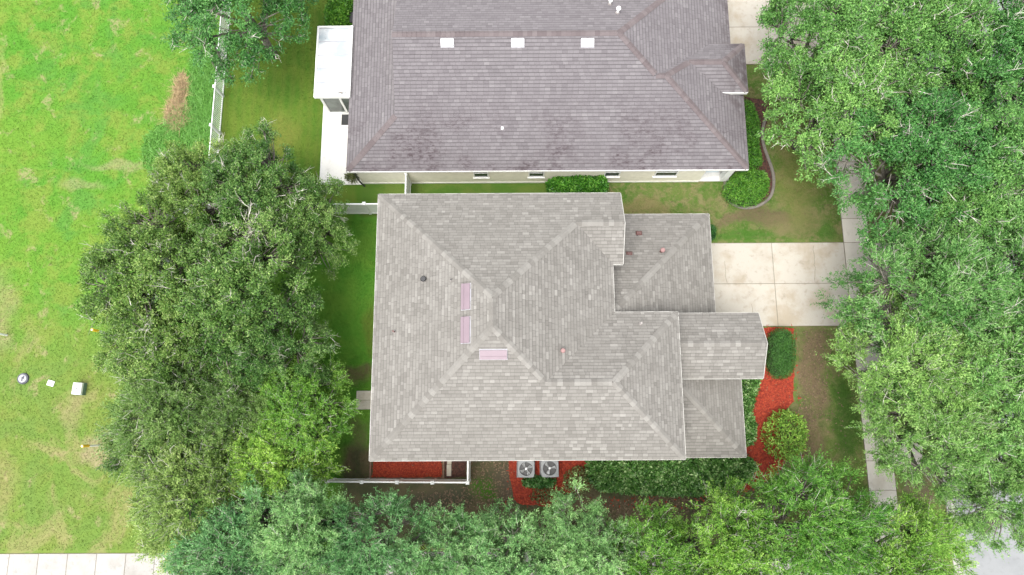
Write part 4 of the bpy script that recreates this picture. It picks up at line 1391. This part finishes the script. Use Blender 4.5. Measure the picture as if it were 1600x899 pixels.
def tree_meshes(seed, kind):
    """Unit tree: crown radius about 4 m, top about 8.6 m. Returns trunk, twig and leaf meshes."""
    r = np.random.default_rng(seed)
    if kind == 'broad':
        R, RZ, ZC, nb, nt, nl, tl, LL, LW, outw, upw = 4.0, 2.7, 5.5, 225, 8, 25, 0.46, (0.12, 0.20), 0.42, 0.85, 0.5
    else:
        R, RZ, ZC, nb, nt, nl, tl, LL, LW, outw, upw = 4.0, 3.0, 5.3, 250, 10, 27, 0.90, (0.12, 0.21), 0.30, 0.85, 0.7
    # outline lobes
    ph = r.uniform(0, 6.28, 4)
    lob = lambda a: 1 + 0.12 * np.sin(2 * a + ph[0]) + 0.10 * np.sin(3 * a + ph[1]) + 0.07 * np.sin(5 * a + ph[2])
    # main foliage masses, then boughs domed over each mass
    nlobe = 23 if kind == 'broad' else 26
    lobes = []
    while len(lobes) < nlobe:
        best, bd = None, -1
        for _ in range(14):
            z = r.uniform(-0.60, 0.98)
            a = r.uniform(0, 6.283)
            rad = r.uniform(0.62, 0.84)
            rr = math.sqrt(max(0, 1 - z * z)) * rad
            q = np.array([R * rr * lob(a) * math.cos(a), R * rr * lob(a) * math.sin(a), ZC + RZ * z * rad * (1 + 0.12 * math.sin(3 * a + ph[3]))])
            dd = min((np.linalg.norm((q - p_) * np.array([1, 1, .6])) for p_ in lobes), default=9)
            if dd > bd:
                best, bd = q, dd
        lobes.append(best)
    for i_ in range(7):      # close the middle of the crown
        a = i_ * 1.05 + r.uniform(0, .6)
        q_ = r.uniform(0.12, 0.36) if i_ else 0.0
        lobes.append(np.array([R * q_ * math.cos(a), R * q_ * math.sin(a), ZC + RZ * r.uniform(0.55, 0.78)]))
    lobes = np.array(lobes)
    C0 = np.array([0, 0, ZC - 1.6])
    pts, outs, ltint = [], [], []
    per = nb // nlobe
    for lc in lobes:
        o0 = unit(lc - C0)
        ax = unit(o0 * 0.7 + np.array([0, 0, 0.75]))
        rho = R * r.uniform(0.15, 0.42)
        lt = r.normal(0, 0.13)
        k = 0
        while k < per:
            dv = unit(r.normal(0, 1, 3))
            if dv @ ax < -0.15:
                continue
            pts.append(lc + dv * rho * r.uniform(0.62, 1.0) * np.array([1, 1, 0.8]))
            outs.append(unit(dv * 0.75 + ax * 0.5))
            ltint.append(lt)
            k += 1
    pts = np.array(pts); outs = np.array(outs)
    C = C0
    # wood
    wood = MB()
    top = Vector((r.normal(0, .15), r.normal(0, .15), 2.3))
    wood.tube([(0, 0, -0.05), (0.02, 0.0, 0.35), (top.x * .6, top.y * .6, 1.3), top], [0.34, 0.26, 0.22, 0.20], 10)
    nlimb = 7
    limbs = []
    for i in range(nlimb):
        a = 6.283 * i / nlimb + r.normal(0, .25)
        k = r.uniform(0.40, 0.62)
        e = Vector((R * k * math.cos(a), R * k * math.sin(a), ZC + r.uniform(-0.4, 1.0)))
        m1 = top.lerp(e, 0.35) + Vector((r.normal(0, .15), r.normal(0, .15), 0.35))
        m2 = top.lerp(e, 0.7) + Vector((r.normal(0, .15), r.normal(0, .15), 0.25))
        wood.tube([top - Vector((0, 0, .2)), m1, m2, e], [0.15, 0.11, 0.08, 0.055], 7)
        limbs += [m1, m2, e]
    lead = Vector((top.x, top.y, ZC + 1.4))
    wood.tube([top, top.lerp(lead, .5) + Vector((.1, -.1, 0)), lead], [0.16, 0.11, 0.05], 7)
    limbs += [top.lerp(lead, .6), lead]
    bases, tdirs, tlen, ttint = [], [], [], []
    twig = MB()
    for p_, out, lt in zip(pts, outs, ltint):
        P_ = Vector(p_)
        src = min(limbs, key=lambda q: (q - P_).length)
        mid = src.lerp(P_, 0.5) + Vector((r.normal(0, .12), r.normal(0, .12), 0.10))
        wood.tube([src, mid, P_], [0.045, 0.033, 0.016], 4)
        bt = lt + r.normal(0, 0.06)
        n_ = max(5, int(nt * r.uniform(0.6, 1.35)))
        dirs = unit(out * outw + np.array([0, 0, upw * 0.6]) + r.normal(0, 0.50, (n_, 3)))
        le = tl * r.uniform(0.55, 1.35, n_)
        b0 = p_ - out * 0.15 + r.normal(0, 0.14, (n_, 3))
        bases.append(b0); tdirs.append(dirs); tlen.append(le); ttint.append(np.full(n_, bt) + r.normal(0, 0.07, n_))
        for j in range(n_):
            if r.random() < (0.55 if kind == 'broad' else 0.45):
                q = b0[j]; e = q + dirs[j] * le[j] * r.uniform(0.75, 1.12)
                mm = (q + e) / 2 + r.normal(0, 0.05, 3)
                twig.tube([q, mm, e], [0.013, 0.009, 0.004], 3)
    # some bare pale branch tangles near the outside
    for _ in range(30 if kind == 'broad' else 14):
        p_ = pts[r.integers(len(pts))]
        out = unit(p_ - C)
        for j in range(r.integers(2, 5)):
            d_ = unit(out * 0.8 + np.array([0, 0, 0.3]) + r.normal(0, 0.6, 3))
            a_ = p_ + out * 0.15 + r.normal(0, 0.12, 3)
            l_ = r.uniform(0.4, 0.9)
            m_ = a_ + d_ * l_ * .5 + r.normal(0, .07, 3)
            e_ = a_ + d_ * l_ + r.normal(0, .1, 3)
            twig.tube([a_, m_, e_], [0.022, 0.014, 0.006] if kind == 'broad' else [0.017, 0.011, 0.005], 3)
            twig.tube([m_, m_ + unit(d_ + r.normal(0, .6, 3)) * l_ * .5], [0.012, 0.004], 3)
    B = np.concatenate(bases); D = np.concatenate(tdirs); Ln = np.concatenate(tlen); T = np.concatenate(ttint)
    k = len(B)
    t = r.uniform(0.08, 1.0, (k, nl)) ** 0.85
    droop = np.array([0, 0, -1.0]) * (0.10 if kind == 'broad' else 0.16)
    curve = r.normal(0, 0.12, (k, 3)) + droop
    posn = B[:, None, :] + D[:, None, :] * (Ln[:, None] * t)[..., None] + curve[:, None, :] * (t ** 2)[..., None] * Ln[:, None, None]
    spread = (0.10 if kind == 'broad' else 0.055)
    posn = posn + r.normal(0, spread, posn.shape)
    rnd = r.normal(0, 1, posn.shape)
    perp = unit(np.cross(np.broadcast_to(D[:, None, :], posn.shape), rnd))
    ld = unit(D[:, None, :] * (0.5 if kind == 'broad' else 0.75) + perp * 0.8)
    nr = unit(r.normal(0, 0.55, posn.shape) + np.array([0, 0, 1.0]))
    L_ = r.uniform(LL[0], LL[1], (k, nl)) * (1.1 - 0.35 * t)
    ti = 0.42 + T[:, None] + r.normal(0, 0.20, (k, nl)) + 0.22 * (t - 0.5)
    v, tr, tn = leaf_arrays(posn.reshape(-1, 3), ld.reshape(-1, 3), nr.reshape(-1, 3), L_.ravel(), (L_ * LW * 0.5).ravel(), ti.ravel())
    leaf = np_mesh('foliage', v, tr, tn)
    return wood.mesh('trunk'), twig.mesh('twigs'), leaf


LIB = {}
for i in range(3):
    LIB['broad%d' % i] = tree_meshes(100 + i, 'broad')
    LIB['feather%d' % i] = tree_meshes(200 + i, 'feather')
for k_, (wd, tw, lf) in LIB.items():
    wd.materials.append(M['bark']); tw.materials.append(M['twig']); lf.materials.append(M['leaf_oak'])
    wd.polygons.foreach_set('use_smooth', [True] * len(wd.polygons))


def tree(name, label, kind, px, py, r_px, leaf, top=8.0, rot=0.0, group=None, sx=1.0, sy=1.0):
    """A tree whose crown centre (at about 0.68 of its height) is surveyed at a pixel."""
    zc = top * 0.66
    p = at(px, py, zc)
    rad = r_px * ((CAM_H - zc) / F_PX) * 0.98
    root = empty(name, (p.x, p.y, 0), rot)
    root.scale = (rad / 4.0 * sx, rad / 4.0 * sy, top / 8.4)
    tag(root, label, 'tree', group)
    wd, tw, lf = LIB[kind]
    t_ = obj_from('trunk', wd, root)
    tw_ = obj_from('twigs', tw, root)
    c_ = obj_from('crown', lf, root)
    tw_['kind'] = 'stuff'
    c_.material_slots[0].link = 'OBJECT'
    c_.material_slots[0].material = M[leaf]
    return root


TR = [
    # dark trees behind the near house
    ('oak_tree', 'dark oak beside the bleached dead tree above the white fence', 'broad0', 400, 312, 104, 'leaf_oak', 8.0, 0.4),
    ('oak_tree', 'dark oak over the corner where picket and privacy fences meet', 'broad2', 305, 318, 90, 'leaf_oak', 7.6, 4.4),
    ('oak_tree', 'dark oak reaching the fence panel at the light grey roof corner', 'broad1', 480, 350, 80, 'leaf_oak', 7.0, 1.4),
    ('oak_tree', 'dark oak with pale twigs overhanging the field beside the bare soil strip', 'broad2', 245, 420, 112, 'leaf_oak', 8.4, 2.2),
    ('oak_tree', 'wide dark oak in the middle of the back yard tree group', 'broad0', 390, 462, 122, 'leaf_oak', 9.0, 3.6),
    ('oak_tree', 'dark oak spreading over the yellow topped marker post', 'broad1', 272, 545, 100, 'leaf_oak', 7.6, 5.2),
    ('oak_tree', 'dark oak beside the deep green strip of back lawn', 'broad0', 430, 545, 86, 'leaf_oak', 7.8, 2.3),
    ('oak_tree', 'dark oak shading the worn patch with a marker post', 'feather1', 275, 655, 112, 'leaf_olive', 7.2, 4.1),
    ('leafy_tree', 'bright green tree opposite the small concrete pad', 'feather0', 465, 640, 88, 'leaf_grass', 6.6, 2.7),
    ('oak_tree', 'shaggy dark tree overhanging the end of the white sidewalk', 'feather2', 318, 765, 110, 'leaf_olive', 7.4, 1.2),
    ('leafy_tree', 'green tree between the shaggy dark tree and the white vinyl fence', 'feather1', 430, 718, 92, 'leaf_grass', 6.6, 5.9),
    ('leafy_tree', 'small olive tree between the marker post tree and the bright green tree', 'feather2', 372, 640, 80, 'leaf_olive', 6.8, 3.3),
    ('oak_tree', 'dark tree over the far end of the picket fence', 'broad1', 375, 8, 138, 'leaf_mid', 7.8, 3.0),
    # row along the side street
    ('street_tree', 'grey green street tree next to the shaggy dark tree', 'feather0', 395, 872, 110, 'leaf_blue', 8.0, 0.3),
    ('street_tree', 'grey green street tree facing the end of the vinyl fence', 'feather1', 475, 830, 86, 'leaf_blue', 8.2, 1.9),
    ('street_tree', 'grey green street tree opposite the timber edged mulch', 'feather2', 588, 858, 88, 'leaf_blue', 8.0, 3.3),
    ('street_tree', 'grey green street tree opposite the fence corner', 'feather0', 715, 890, 88, 'leaf_blue', 7.8, 4.6),
    ('street_tree', 'young grey green street tree opposite the condensers', 'feather1', 815, 905, 92, 'leaf_blue', 7.6, 0.8),
    ('street_tree', 'tall street tree opposite the sparse bronze shrubs', 'feather2', 915, 862, 80, 'leaf_blue', 8.2, 2.4),
    ('street_tree', 'yellow green street tree opposite the long hedge', 'feather0', 1010, 905, 98, 'leaf_grass', 8.0, 5.3),
    ('street_tree', 'yellow green street tree opposite the end of the long hedge', 'feather1', 1120, 893, 104, 'leaf_grass', 8.2, 3.9),
    ('street_tree', 'broad yellow green street tree below the red mulch corner', 'feather2', 1255, 835, 108, 'leaf_grass', 8.0, 0.6),
    ('street_tree', 'yellow green street tree at the meeting of both sidewalks', 'feather0', 1390, 882, 105, 'leaf_grass', 7.4, 1.5),
    # row along the front street
    ('street_tree', 'mid green tree hiding the driveway beside the purple grey roof', 'broad0', 1290, 60, 130, 'leaf_mid', 8.6, 1.1),
    ('street_tree', 'mid green tree overhanging the entry roof of the far house', 'broad1', 1310, 165, 135, 'leaf_mid', 8.2, 2.9),
    ('street_tree', 'tall mid green tree behind the sandy driveway tree', 'broad2', 1430, 70, 140, 'leaf_mid', 9.0, 4.4),
    ('street_tree', 'mid green tree hanging over the strip of cream sidewalk', 'broad0', 1425, 252, 138, 'leaf_mid', 8.8, 5.5),
    ('street_tree', 'mid green tree across the street from the far house', 'broad1', 1560, 85, 145, 'leaf_mid', 8.8, 0.2),
    ('street_tree', 'mid green tree between the street and the curved edging bed', 'broad2', 1540, 245, 145, 'leaf_mid', 8.6, 1.7),
    ('street_tree', 'mid green tree at the edge of the feathery yellow green trees', 'broad0', 1490, 350, 105, 'leaf_mid', 7.8, 3.1),
    ('street_tree', 'feathery yellow green tree covering the foot of the driveway', 'feather1', 1458, 462, 130, 'leaf_lime', 8.4, 2.0),
    ('street_tree', 'feathery yellow green tree standing across from the driveway foot', 'feather2', 1560, 440, 135, 'leaf_lime', 8.2, 4.8),
    ('street_tree', 'feathery yellow green tree opposite the clipped oval shrub', 'feather0', 1432, 575, 116, 'leaf_lime', 8.0, 0.5),
    ('street_tree', 'feathery yellow green tree arching over the street beside the kerb', 'feather1', 1540, 600, 142, 'leaf_lime', 8.6, 3.5),
    ('street_tree', 'feathery yellow green tree above the cream sidewalk slab and kerb', 'feather2', 1452, 682, 96, 'leaf_lime', 7.4, 5.7),
    ('street_tree', 'feathery tree drooping over the open grey asphalt', 'feather0', 1575, 745, 95, 'leaf_lime', 8.0, 2.6),
]
for t_ in TR:
    nm, lb, kd, x, y, rp, lf, tp, ro = t_
    tree(nm, lb, kd, x, y, rp, lf, tp, ro)

# dead bare branches standing out of the dark oak
p = at(384, 352, 7.2)
db = MB()
def dead_branch(q, d, L, r0, depth):
    pts_, rr = [q.copy()], [r0]
    for k in range(4):
        d = (d + Vector((random.gauss(0, .28), random.gauss(0, .28), random.gauss(0, .18)))).normalized()
        q = q + d * (L / 4)
        pts_.append(q.copy()); rr.append(r0 * (1 - 0.22 * (k + 1)))
        if depth and random.random() < 0.8:
            dead_branch(q.copy(), (d + Vector((random.gauss(0, .7), random.gauss(0, .7), random.gauss(0, .4)))).normalized(), L * random.uniform(0.35, 0.6), r0 * 0.5, depth - 1)
    db.tube(pts_, rr, 4)


for i in range(9):
    a = 6.283 * i / 9 + random.gauss(0, .3)
    dead_branch(Vector((p.x, p.y, 6.6)), Vector((math.cos(a) * 0.8, math.sin(a) * 0.8, random.uniform(0.5, 1.0))).normalized(), random.uniform(1.0, 1.5), 0.032, 2)
db.tube([(p.x, p.y, 0), (p.x + 0.1, p.y, 2.5), (p.x, p.y, 6.65)], [0.16, 0.12, 0.06], 8)
tag(db.build('dead_tree', simple_mat('bleached_dead_wood', (0.70, 0.67, 0.60), 0.9, 0.1, 5.0, dark=(0.58, 0.54, 0.47), bmp=0)), 'bleached dead tree with bare branches among the dark oaks', 'dead tree')


# ---- shrubs and hedges
def shrub(name, label, px_poly, h, leaf, n_, LL=(0.08, 0.14), LW=0.5, cat='shrub', round_=0.35, group=None, rough=0.10, tidy=False, core=True, z_at=None, wood=0):
    """Shrub mass over a plan outline: leaves over a domed top and down the sides, on stems."""
    zr = h * 0.8 if z_at is None else z_at
    poly = [at(x, y, zr) for x, y in px_poly]
    poly = [(q.x, q.y) for q in poly]
    cx = sum(q[0] for q in poly) / len(poly); cy = sum(q[1] for q in poly) / len(poly)
    x0, x1 = min(q[0] for q in poly), max(q[0] for q in poly)
    y0, y1_ = min(q[1] for q in poly), max(q[1] for q in poly)
    E_ = np.array(poly); E2 = np.roll(E_, -1, axis=0)
    root = empty(name, (cx, cy, 0))
    tag(root, label, cat, group)
    r = np.random.default_rng(abs(hash(label)) % 99991 if False else sum(map(ord, label)))
    P_ = []
    tot = 0
    while tot < n_:
        q = np.stack([r.uniform(x0, x1, 20000), r.uniform(y0, y1_, 20000)], 1)
        ins = np.zeros(len(q), bool)
        for a, b in zip(E_, E2):
            cond = ((a[1] > q[:, 1]) != (b[1] > q[:, 1]))
            with np.errstate(divide='ignore', invalid='ignore'):
                xi = (b[0] - a[0]) * (q[:, 1] - a[1]) / (b[1] - a[1]) + a[0]
            ins ^= cond & (q[:, 0] < xi)
        q = q[ins]
        P_.append(q); tot += len(q)
    q = np.concatenate(P_)[:n_]
    dist = np.full(n_, 1e9); gx = np.zeros((n_, 2))
    for a, b in zip(E_, E2):
        ab = b - a
        t = np.clip(((q - a) @ ab) / max(ab @ ab, 1e-9), 0, 1)
        c = a + t[:, None] * ab
        dd = np.linalg.norm(q - c, axis=1)
        m_ = dd < dist
        dist = np.where(m_, dd, dist)
        gx[m_] = (c - q)[m_]
    e = np.clip(dist / round_, 0, 1)
    lump = np.sin(q[:, 0] * 4.1 + 1.3) * np.cos(q[:, 1] * 4.7) + 0.6 * np.sin(q[:, 0] * 9.3 + q[:, 1] * 7.1)
    zt = h * (0.45 + 0.55 * np.sqrt(1 - (1 - e) ** 2)) + rough * lump * (0.3 + 0.7 * e)
    depth = r.random(n_) ** (3.0 if tidy else 1.8)
    z = zt - depth * h * 0.45
    low = (e < 0.35) & (r.random(n_) < 0.6)
    z = np.where(low, r.uniform(0.08, 1, n_) * zt, z)
    o2 = unit(gx) * (1 - e)[:, None]
    out = unit(np.concatenate([o2, np.full((n_, 1), 0.6) + e[:, None] * 0.8], 1))
    d = unit(out * 0.5 + r.normal(0, 0.7, (n_, 3)))
    nr = unit(out + r.normal(0, 0.40 if tidy else 0.55, (n_, 3)))
    L_ = r.uniform(LL[0], LL[1], n_)
    clump = np.sin(q[:, 0] * 6.3 + 3 * np.sin(q[:, 1] * 5)) * 0.10
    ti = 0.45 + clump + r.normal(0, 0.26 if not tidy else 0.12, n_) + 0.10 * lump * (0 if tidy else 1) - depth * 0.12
    base = np.stack([q[:, 0] - cx, q[:, 1] - cy, z], 1) + r.normal(0, 0.02, (n_, 3))
    v, tr, tn = leaf_arrays(base, d, nr, L_, L_ * LW * 0.5, ti)
    v[:, 2] = np.maximum(v[:, 2], 0.02)
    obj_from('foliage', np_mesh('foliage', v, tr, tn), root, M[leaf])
    stm = MB()
    for _ in range(max(5, wood)):
        k = r.integers(n_)
        bx_, by_ = (q[k] - np.array([cx, cy])) * 0.7
        stm.tube([(bx_ * .6, by_ * .6, -0.02), (bx_ * .8, by_ * .8, h * .4), (bx_, by_, h * .7)], [0.025, 0.018, 0.008], 5)
    stm.build('stems', M['bark'], root)
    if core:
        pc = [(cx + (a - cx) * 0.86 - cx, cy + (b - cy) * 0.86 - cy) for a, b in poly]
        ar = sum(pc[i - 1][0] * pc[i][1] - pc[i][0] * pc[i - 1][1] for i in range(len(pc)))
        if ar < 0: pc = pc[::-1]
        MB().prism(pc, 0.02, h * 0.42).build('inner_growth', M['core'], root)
    return root


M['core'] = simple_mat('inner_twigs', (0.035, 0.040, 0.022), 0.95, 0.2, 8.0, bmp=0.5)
import itertools
ov = lambda cx, cy, rx, ry, n_=16, k=2.0: [(cx + rx * math.copysign(abs(math.cos(a)) ** (2 / k), math.cos(a)), cy + ry * math.copysign(abs(math.sin(a)) ** (2 / k), math.sin(a))) for a in [2 * math.pi * i / n_ for i in range(n_)]]
shrub('clipped_shrub', 'neatly clipped dark green oval shrub in red mulch at the entry gable', ov(1224, 552, 22, 40, 18, 2.6), 1.15, 'leaf_trim', 9000, (0.05, 0.09), 0.5, round_=0.45, rough=0.02, tidy=True)
shrub('hedge', 'long glossy green hedge below the light grey south eave', [(918, 716), (1172, 712), (1186, 730), (1172, 752), (1140, 770), (1060, 776), (990, 772), (940, 768), (918, 748)], 1.25, 'leaf_hedge', 17000, (0.12, 0.22), 0.55, 'hedge', 0.4, rough=0.09)
shrub('hedge', 'narrow glossy green hedge along the east side of the porch roof', [(1140, 588), (1190, 590), (1186, 612), (1176, 640), (1184, 668), (1180, 694), (1164, 698), (1140, 660)], 1.1, 'leaf_hedge', 5500, (0.12, 0.20), 0.55, 'hedge', 0.4)
shrub('open_shrub', 'airy light green shrub with open twigs at the red mulch edge', ov(1234, 680, 34, 40, 14), 1.7, 'leaf_grass', 3000, (0.10, 0.20), 0.38, round_=0.9, rough=0.30, core=False, wood=24)
shrub('sparse_shrub', 'sparse bronze shrub between the condensers and the hedge', ov(905, 752, 24, 22, 12), 0.8, 'leaf_brown', 1100, (0.09, 0.16), 0.5, round_=0.5, core=False, wood=10)
shrub('low_shrub', 'low green shrub in front of the smaller condenser', ov(842, 754, 28, 9, 12), 0.55, 'leaf_hedge', 1300, (0.10, 0.17), 0.55, round_=0.3, core=False)
shrub('sparse_shrub', 'sparse bronze shrub near the dirt in front of the condensers', ov(858, 775, 30, 14, 12), 0.45, 'leaf_brown', 600, (0.09, 0.16), 0.5, round_=0.4, core=False)
shrub('hedge', 'vivid green shrub row against the cream wall', [(855, 282), (870, 275), (945, 273), (951, 285), (948, 300), (860, 301)], 1.3, 'leaf_vivid', 8000, (0.11, 0.19), 0.5, 'hedge', 0.4, rough=0.12)
shrub('hedge', 'vivid green hedge strip along the purple grey east eave', [(1160, 150), (1178, 160), (1190, 190), (1188, 225), (1194, 255), (1170, 265), (1160, 262)], 1.0, 'leaf_vivid', 8500, (0.06, 0.12), 0.4, 'hedge', 0.4, rough=0.06)
shrub('rounded_shrub', 'vivid green rounded shrub inside the curved concrete edging', [(1136, 285), (1150, 268), (1172, 262), (1196, 264), (1205, 280), (1203, 300), (1186, 316), (1162, 320), (1142, 312), (1133, 298)], 1.1, 'leaf_vivid', 9500, (0.06, 0.12), 0.4, round_=0.5, rough=0.06)
shrub('shrub', 'bright leafy shrub next to the patio cover corner', [(508, 38), (506, 15), (515, -8), (545, -10), (549, 10), (545, 36)], 1.5, 'leaf_vivid', 7000, (0.12, 0.2), 0.5, round_=0.6, rough=0.12)
shrub('low_shrub', 'small dark green shrub by the garage corner', ov(1112, 362, 9, 12, 10), 0.8, 'leaf_trim', 1500, (0.06, 0.1), 0.5, round_=0.3)
shrub('low_shrub', 'small spiky plant at the patio corner of the cream wall', ov(548, 273, 9, 5, 10), 0.9, 'leaf_brown', 350, (0.14, 0.28), 0.25, round_=0.3, core=False)

# weeds and dry straw in the field
def scatter_blades(name, label, cat, regions, mat, hr, wr, lean=0.5, tint=None, extra=None):
    V_, T_, C_ = [], [], []
    off = 0
    for (x0, x1, y0, y1_, n_, hs_) in regions:
        x = rng.uniform(x0, x1, n_); y = rng.uniform(y0, y1_, n_)
        if extra is not None:
            keep = extra(x, y)
            x, y = x[keep], y[keep]
        n_ = len(x)
        a = rng.uniform(0, 6.283, n_)
        h = rng.uniform(hr[0], hr[1], n_) * hs_
        w = rng.uniform(wr[0], wr[1], n_)
        lx = rng.normal(0, lean, n_) * h; ly = rng.normal(0, lean, n_) * h
        v = np.zeros((n_, 3, 3))
        v[:, 0] = np.stack([x - np.cos(a) * w, y - np.sin(a) * w, np.zeros(n_)], 1)
        v[:, 1] = np.stack([x + np.cos(a) * w, y + np.sin(a) * w, np.zeros(n_)], 1)
        v[:, 2] = np.stack([x + lx, y + ly, h], 1)
        V_.append(v.reshape(-1, 3))
        T_.append((np.arange(n_) * 3)[:, None] + np.array([[0, 1, 2]]) + off)
        C_.append(np.repeat(np.clip(rng.normal(0.5, 0.2, n_), 0, 1), 3))
        off += 3 * n_
    o_ = obj_from(name, np_mesh(name, np.concatenate(V_), np.concatenate(T_), np.concatenate(C_)), None, mat)
    tag(o_, label, cat, kind='stuff')
    return o_


scatter_blades('grass', 'short rough grass of the open field and lawns', 'grass',
               [(-33, -17.8, -6.5, 27, 110000, 0.8), (-17.4, -11.4, 12.6, 27, 26000, 0.5), (-11.0, -7.0, -3, 11.8, 26000, 0.6), (-19.8, -11, -6, 11.8, 24000, 0.8),
                (11.2, 19.1, 10.5, 13.6, 16000, 0.5), (14.4, 19.1, 13.6, 20, 14000, 0.5), (16.0, 19.1, -6, 5.2, 16000, 0.5), (-8, 16, -6.5, -3.9, 16000, 0.6), (5.2, 11, 11.6, 13.8, 5000, 0.5)],
               M['ground'], (0.03, 0.085), (0.012, 0.028), 0.9)
def near(x, y, spots):
    k = np.zeros(len(x), bool)
    for (cx, cy, rx, ry) in spots:
        k |= ((x - cx) / rx) ** 2 + ((y - cy) / ry) ** 2 < rng.uniform(0.5, 1.2, len(x))
    return k
weed = [(-18.9, 21.0, 0.9, 3.4), (-19.6, 17.0, 1.5, 2.2), (-18.7, 18.8, 0.8, 2.5), (-21.0, 16.2, 1.2, 1.6)]
scatter_blades('weeds', 'taller blue green weeds growing along the picket fence', 'weeds', [(-23, -17.75, 13.8, 24.8, 36000, 1.0)], M['leaf_weed'], (0.06, 0.22), (0.02, 0.045), 1.2, extra=lambda x, y: near(x, y, weed))
scatter_blades('straw', 'heap of dry straw lying among the green weeds', 'straw', [(-21.5, -19.3, 16.8, 21.6, 9000, 1.0)], M['straw'], (0.10, 0.28), (0.01, 0.02), 1.4, extra=lambda x, y: near(x, y, [(-20.35, 18.6, 0.65, 1.1), (-20.2, 20.3, 0.45, 0.9)]))
lp = [[(p.x, p.y) for p in (at(x, y) for x, y in poly)] for poly in ([(735, 722), (795, 722), (800, 790), (700, 800), (640, 775), (735, 760)], [(930, 780), (1150, 780), (1220, 745), (1290, 640), (1300, 520), (1260, 515), (1245, 600), (1240, 700), (1150, 800), (940, 810)])]
chips(lp, [900, 2600], M['litter'], 'leaf_litter', 'brown fallen leaves on the bare soil by the mulch', 'leaves', 0.0, (0.05, 0.12), 0.2)
